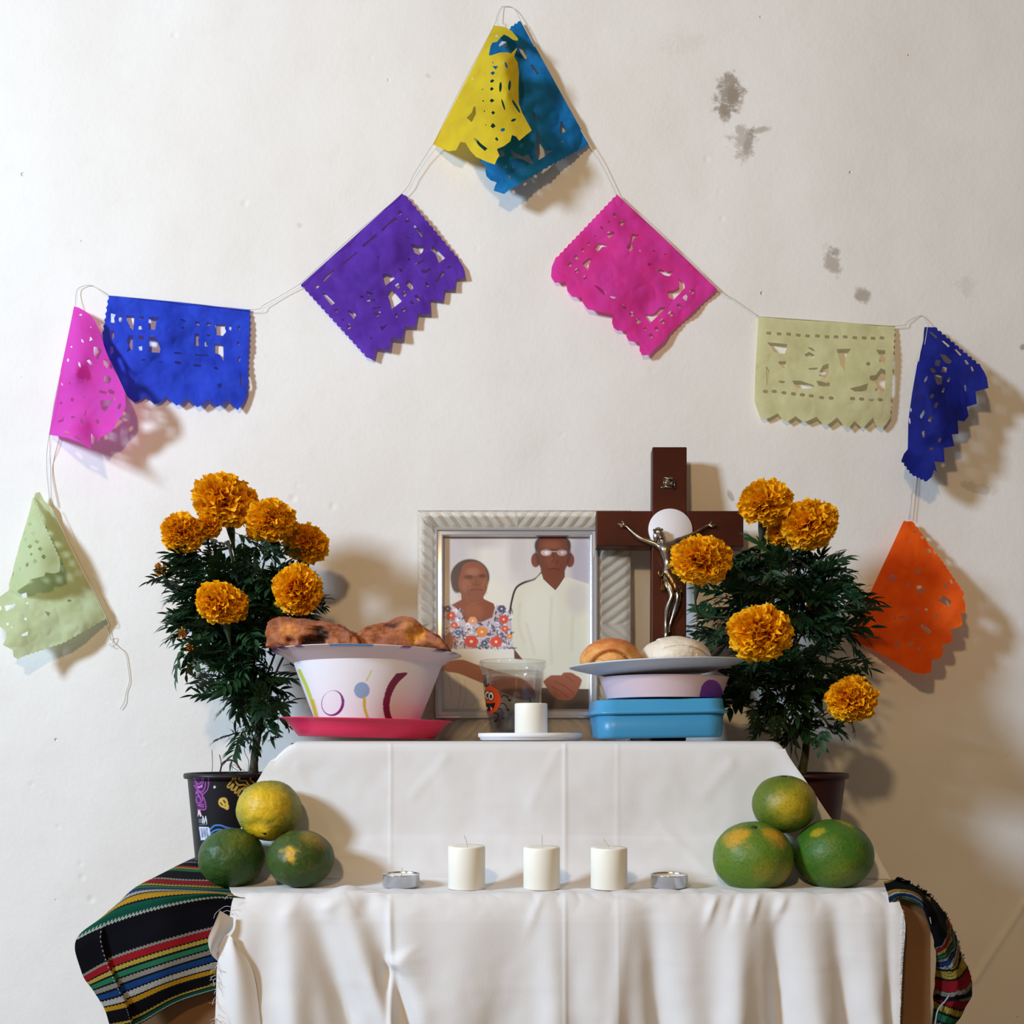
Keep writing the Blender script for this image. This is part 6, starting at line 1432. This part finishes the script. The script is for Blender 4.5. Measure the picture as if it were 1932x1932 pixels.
        fl = zp+.0035+r*np.interp(rad, [0, .71, .78, .92, 1, 1.2], [0, 0, .0020/r, .0128/r, .0152/r, .0154/r])-(V[:, 0]-xp)*math.tan(math.radians(.7))
        V[:, 2] = np.maximum(V[:, 2], fl)
        t2 = thing('baked_slice', (V[:, 0].mean(), yy, float(V[:, 2].min())), label, 'food', 'baked slices on the paper plate')
        build('crumb', V, Fc, brown, t2, colors=np.clip(C, 0, 1))
        return V
    # resting level of the dished plate middle is hidden by the rim
    slice_('long flat baked slice with a dark hollow, at the left of the paper plate', 521, 692, [(521, 1196), (527, 1178), (545, 1173), (575, 1176), (620, 1180), (650, 1188), (680, 1203), (692, 1214)], -.188, .052, 4, [(592, 1214, (14, 14), .010, (44, 24, 22)), (603, 1198, (10, 10), .007, (60, 34, 26)), (545, 1206, (9, 6), .005, (70, 30, 24)), (530, 1222, (9, 14), .001, (86, 46, 48)), (545, 1190, (14, 12), -.002, (206, 128, 62))], 1245, .5)
    slice_('broken wedge of baked dough with torn orange crumb, right on the paper plate', 668, 852, [(668, 1214), (690, 1200), (715, 1186), (740, 1181), (758, 1173), (770, 1170), (790, 1180), (805, 1190), (825, 1206), (845, 1226), (852, 1236)], -.180, .050, 14, [(783, 1196, (16, 12), .004, (206, 136, 48)), (772, 1182, (12, 8), -.003, (190, 130, 70)), (795, 1222, (26, 6), .003, (120, 70, 28)), (740, 1180, (12, 3), .0, (66, 30, 22)), (662, 1228, (6, 9), .006, (60, 30, 20)), (835, 1230, (18, 8), .0, (110, 52, 30))], 1240, .25)
left_stack()

# ---------------------------------------------------------------- right: blue box, bowl, plate, two sweet rolls
def right_stack():
    y = -.200; k = (DW+y-.06)/F
    blue = mat('blue_plastic', (74, 160, 206), rough=.32, translucent=.15)
    blue2 = mat('blue_plastic_body', (66, 146, 190), rough=.36, translucent=.12)
    xc = (1249.5-966)*(DW-.262)/F; wx = 123*(DW-.262)/F; dy = .062
    tl = math.radians(-.9)
    t = thing('food_container', (xc, y, TOPZ+.001), 'square blue plastic food container with a lid, at the right of the portrait', 'container')
    def rr(wx_, dy_, r, n=10):
        out = []
        for cx, cy, a0 in ((wx_-r, dy_-r, 0), (-wx_+r, dy_-r, 90), (-wx_+r, -dy_+r, 180), (wx_-r, -dy_+r, 270)):
            for i in range(n+1):
                a = math.radians(a0+90*i/n); out.append((cx+r*math.cos(a), cy+r*math.sin(a)))
        return out
    Rm = np.array(Euler((0, tl, math.radians(0))).to_matrix())
    def loft(levels, name, m_):
        V = []; n = 44
        for (w, d_, r, z) in levels: V += [(a, b_, z) for a, b_ in rr(w, d_, r)]
        Fc = [tuple(f) for f in grid_faces(len(levels), n, True)]+[tuple(range(n))[::-1], tuple((len(levels)-1)*n+i for i in range(n))]
        V = np.array(V)@Rm.T+np.array((xc, y, TOPZ+.0035)); build(name, V, Fc, m_, t)
    s = (DW-.262)/F
    loft([(wx*.93, dy*.90, .016, 0), (wx*.965, dy*.94, .018, .0010), (wx*.98, dy*.96, .020, .004), (wx*1.0, dy*1.0, .022, 48*s)], 'body', blue2)
    loft([(wx*1.0, dy*1.0, .022, 45*s), (wx*1.065, dy*1.06, .026, 47*s), (wx*1.075, dy*1.07, .027, 49*s), (wx*1.065, dy*1.06, .026, 51.5*s), (wx*1.012, dy*1.0, .023, 55*s), (wx*1.0, dy*.99, .022, 72*s), (wx*.985, dy*.97, .021, 74*s), (wx*.9, dy*.9, .02, 74*s)], 'lid', blue)
    # shallow paper bowl under the plate
    zb = TOPZ+.0035+74*s+.0022; yb = -.200; xb = (1252-966)*(DW+yb)/F
    t = thing('paper_bowl', (xb, yb, zb), 'shallow white paper bowl with a violet print, between blue container and plate', 'bowl')
    r0, r1 = mm(106, yb), mm(120, yb); H = .0235; n = 300
    V, Fc = lathe([(0, .0005), (r0, 0)]+[(r0+(r1-r0)*q, H*q) for q in np.linspace(.02, 1, 30)]+[(r1+.001, H+.0008), (r1-.001, H+.0006)]+[(r0+(r1-r0)*q-.0008, H*q) for q in np.linspace(.95, .1, 6)]+[(0, .0025)], n, (xb, yb, zb))
    C = np.ones((len(V), 3))*lin((214, 190, 198)); px = V[:, 0]/(DW+V[:, 1])*F+966; py = 1395-(V[:, 2]-CZ)/(DW+V[:, 1])*F  # white paper, its mauve shade painted into this colour
    C[(np.hypot((px-1342)/22, (py-1312)/30) < 1) & (V[:, 1] < yb)] = lin((110, 50, 160))
    build('bowl_wall', V, Fc, mat('coated_paper_shaded', (214, 190, 198), rough=.5, vcol='col'), t, colors=C)
    xp = (1238-966)*(DW-.205)/F; zp = zb+H+.0022; r = mm(164, -.205)
    t = thing('plate', (xp, -.205, zp), 'grey-white plate tilted slightly to the left, holding the two sweet rolls', 'plate')
    tilt = (0, math.radians(-2.0), 0)
    V, Fc = lathe([(0, 0), (r*.55, 0), (r*.60, .001), (r*.8, .0055), (r*.95, .0098), (r*.99, .0112), (r, .0120), (r*.985, .0128), (r*.95, .0115), (r*.8, .0072), (r*.6, .0028), (0, .0020)], 128, (xp, -.205, zp+.0018), tilt)
    build('dish', V, Fc, mat('pale_grey_ceramic', (206, 212, 224), rough=.35), t)
    roll_m = mat('sweet_roll_crust', (200, 130, 66), rough=.55, vcol='col', bump=.0005, bscale=220, spec=.35)
    D, Fc = sphere_dirs(120, 180)
    def roll(label, px, py, rx, hz, yy, dep, seed, style):
        c_ = P(px, py, yy); kx = (DW+yy)/F; RX = rx*kx; RZ = hz*kx
        n1 = nz(D, 1.4, seed, 2); n2 = nz(D, 9, seed+2, 3); n3 = nz(D, 3.2, seed+5, 3)
        if style == 'gold_tone':
            # an arching outer coil over a smaller inner knot
            u = D[:, 0]; w = D[:, 2]; q = np.hypot((u+.08)/.62, (w+.28)/.62)
            R = 1+.03*n1+.012*n3-.10*np.exp(-((q-1)/.10)**2)*(D[:, 1] < .1)
            a = np.arctan2(w+.3, u+.1); R -= .05*np.exp(-((np.sin(a*1.0+.55))/.10)**2)*(q < .95)*(D[:, 1] < .1); R += .05*(q > 1.02)*(w > -.2)
            C = np.ones((len(D), 3))*lin((222, 160, 88)); m = np.clip((w+.1)*.9+n3*.5, 0, 1)[:, None]; C = C*(1-m)+lin((196, 108, 48))*m
            m = np.exp(-((q-1)/.08)**2)[:, None]*(D[:, 1:2] < .1); C = C*(1-.35*m)
            C *= (1+.12*n2)[:, None]
        else:
            u = D[:, 0]; w = D[:, 2]
            fold = w-(.44-.55*(u-.05)**2); R = 1+.03*n1+.018*n3
            R += .055*(fold > 0)*(u > -.45)*(D[:, 1] < .3)+.0; R -= .05*np.exp(-(fold/.035)**2)*(u > -.45)*(D[:, 1] < .2)
            R -= .035*np.exp(-((u-.42)/.05)**2)*(w < .1)*(w > -.4)*(D[:, 1] < .2)
            C = np.ones((len(D), 3))*lin((226, 214, 194)); m = np.clip(n3+.2+(u-.2)*.4, 0, 1)[:, None]*.5; C = C*(1-m)+lin((206, 186, 152))*m
            under = (w < -.45+.28*np.cos(u*4.2-.5)+.05*n3)[:, None]; C = np.where(under, lin((150, 96, 60)), C); R = R-.06*under[:, 0]
        V = D*R[:, None]*np.array([RX, dep, RZ*1.35]); V[:, 2] = np.where(V[:, 2] < 0, V[:, 2]*.75, V[:, 2])
        V = V+np.array(c_)+np.array([0, 0, -RZ*.30])
        # rest on the tilted dish
        rad = np.hypot(V[:, 0]-xp, V[:, 1]+.205)/r
        floor_ = zp+.0018+np.interp(rad, [0, .55, .6, .8, .95, .985, 1.2], [.0022, .0022, .0032, .0076, .0119, .0132, .0134])+.0004+(-(V[:, 0]-xp)*math.tan(math.radians(-2.0)))
        V[:, 2] = np.maximum(V[:, 2], floor_)
        t3 = thing('sweet_roll', (float(c_.x), yy, float(V[:, 2].min())), label, 'bread', 'sweet rolls on the tilted plate')
        build('crust', V, Fc, roll_m, t3, colors=np.clip(C, 0, 1))
    roll('golden brown coiled sweet roll at the left of the grey plate', 1152, 1239, 56, 31, -.215, .046, 2, 'gold_tone')
    roll('pale flour-dusted sweet roll with a folded top at the right of the grey plate', 1271, 1233, 65, 28, -.205, .050, 6, 'pale')
right_stack()
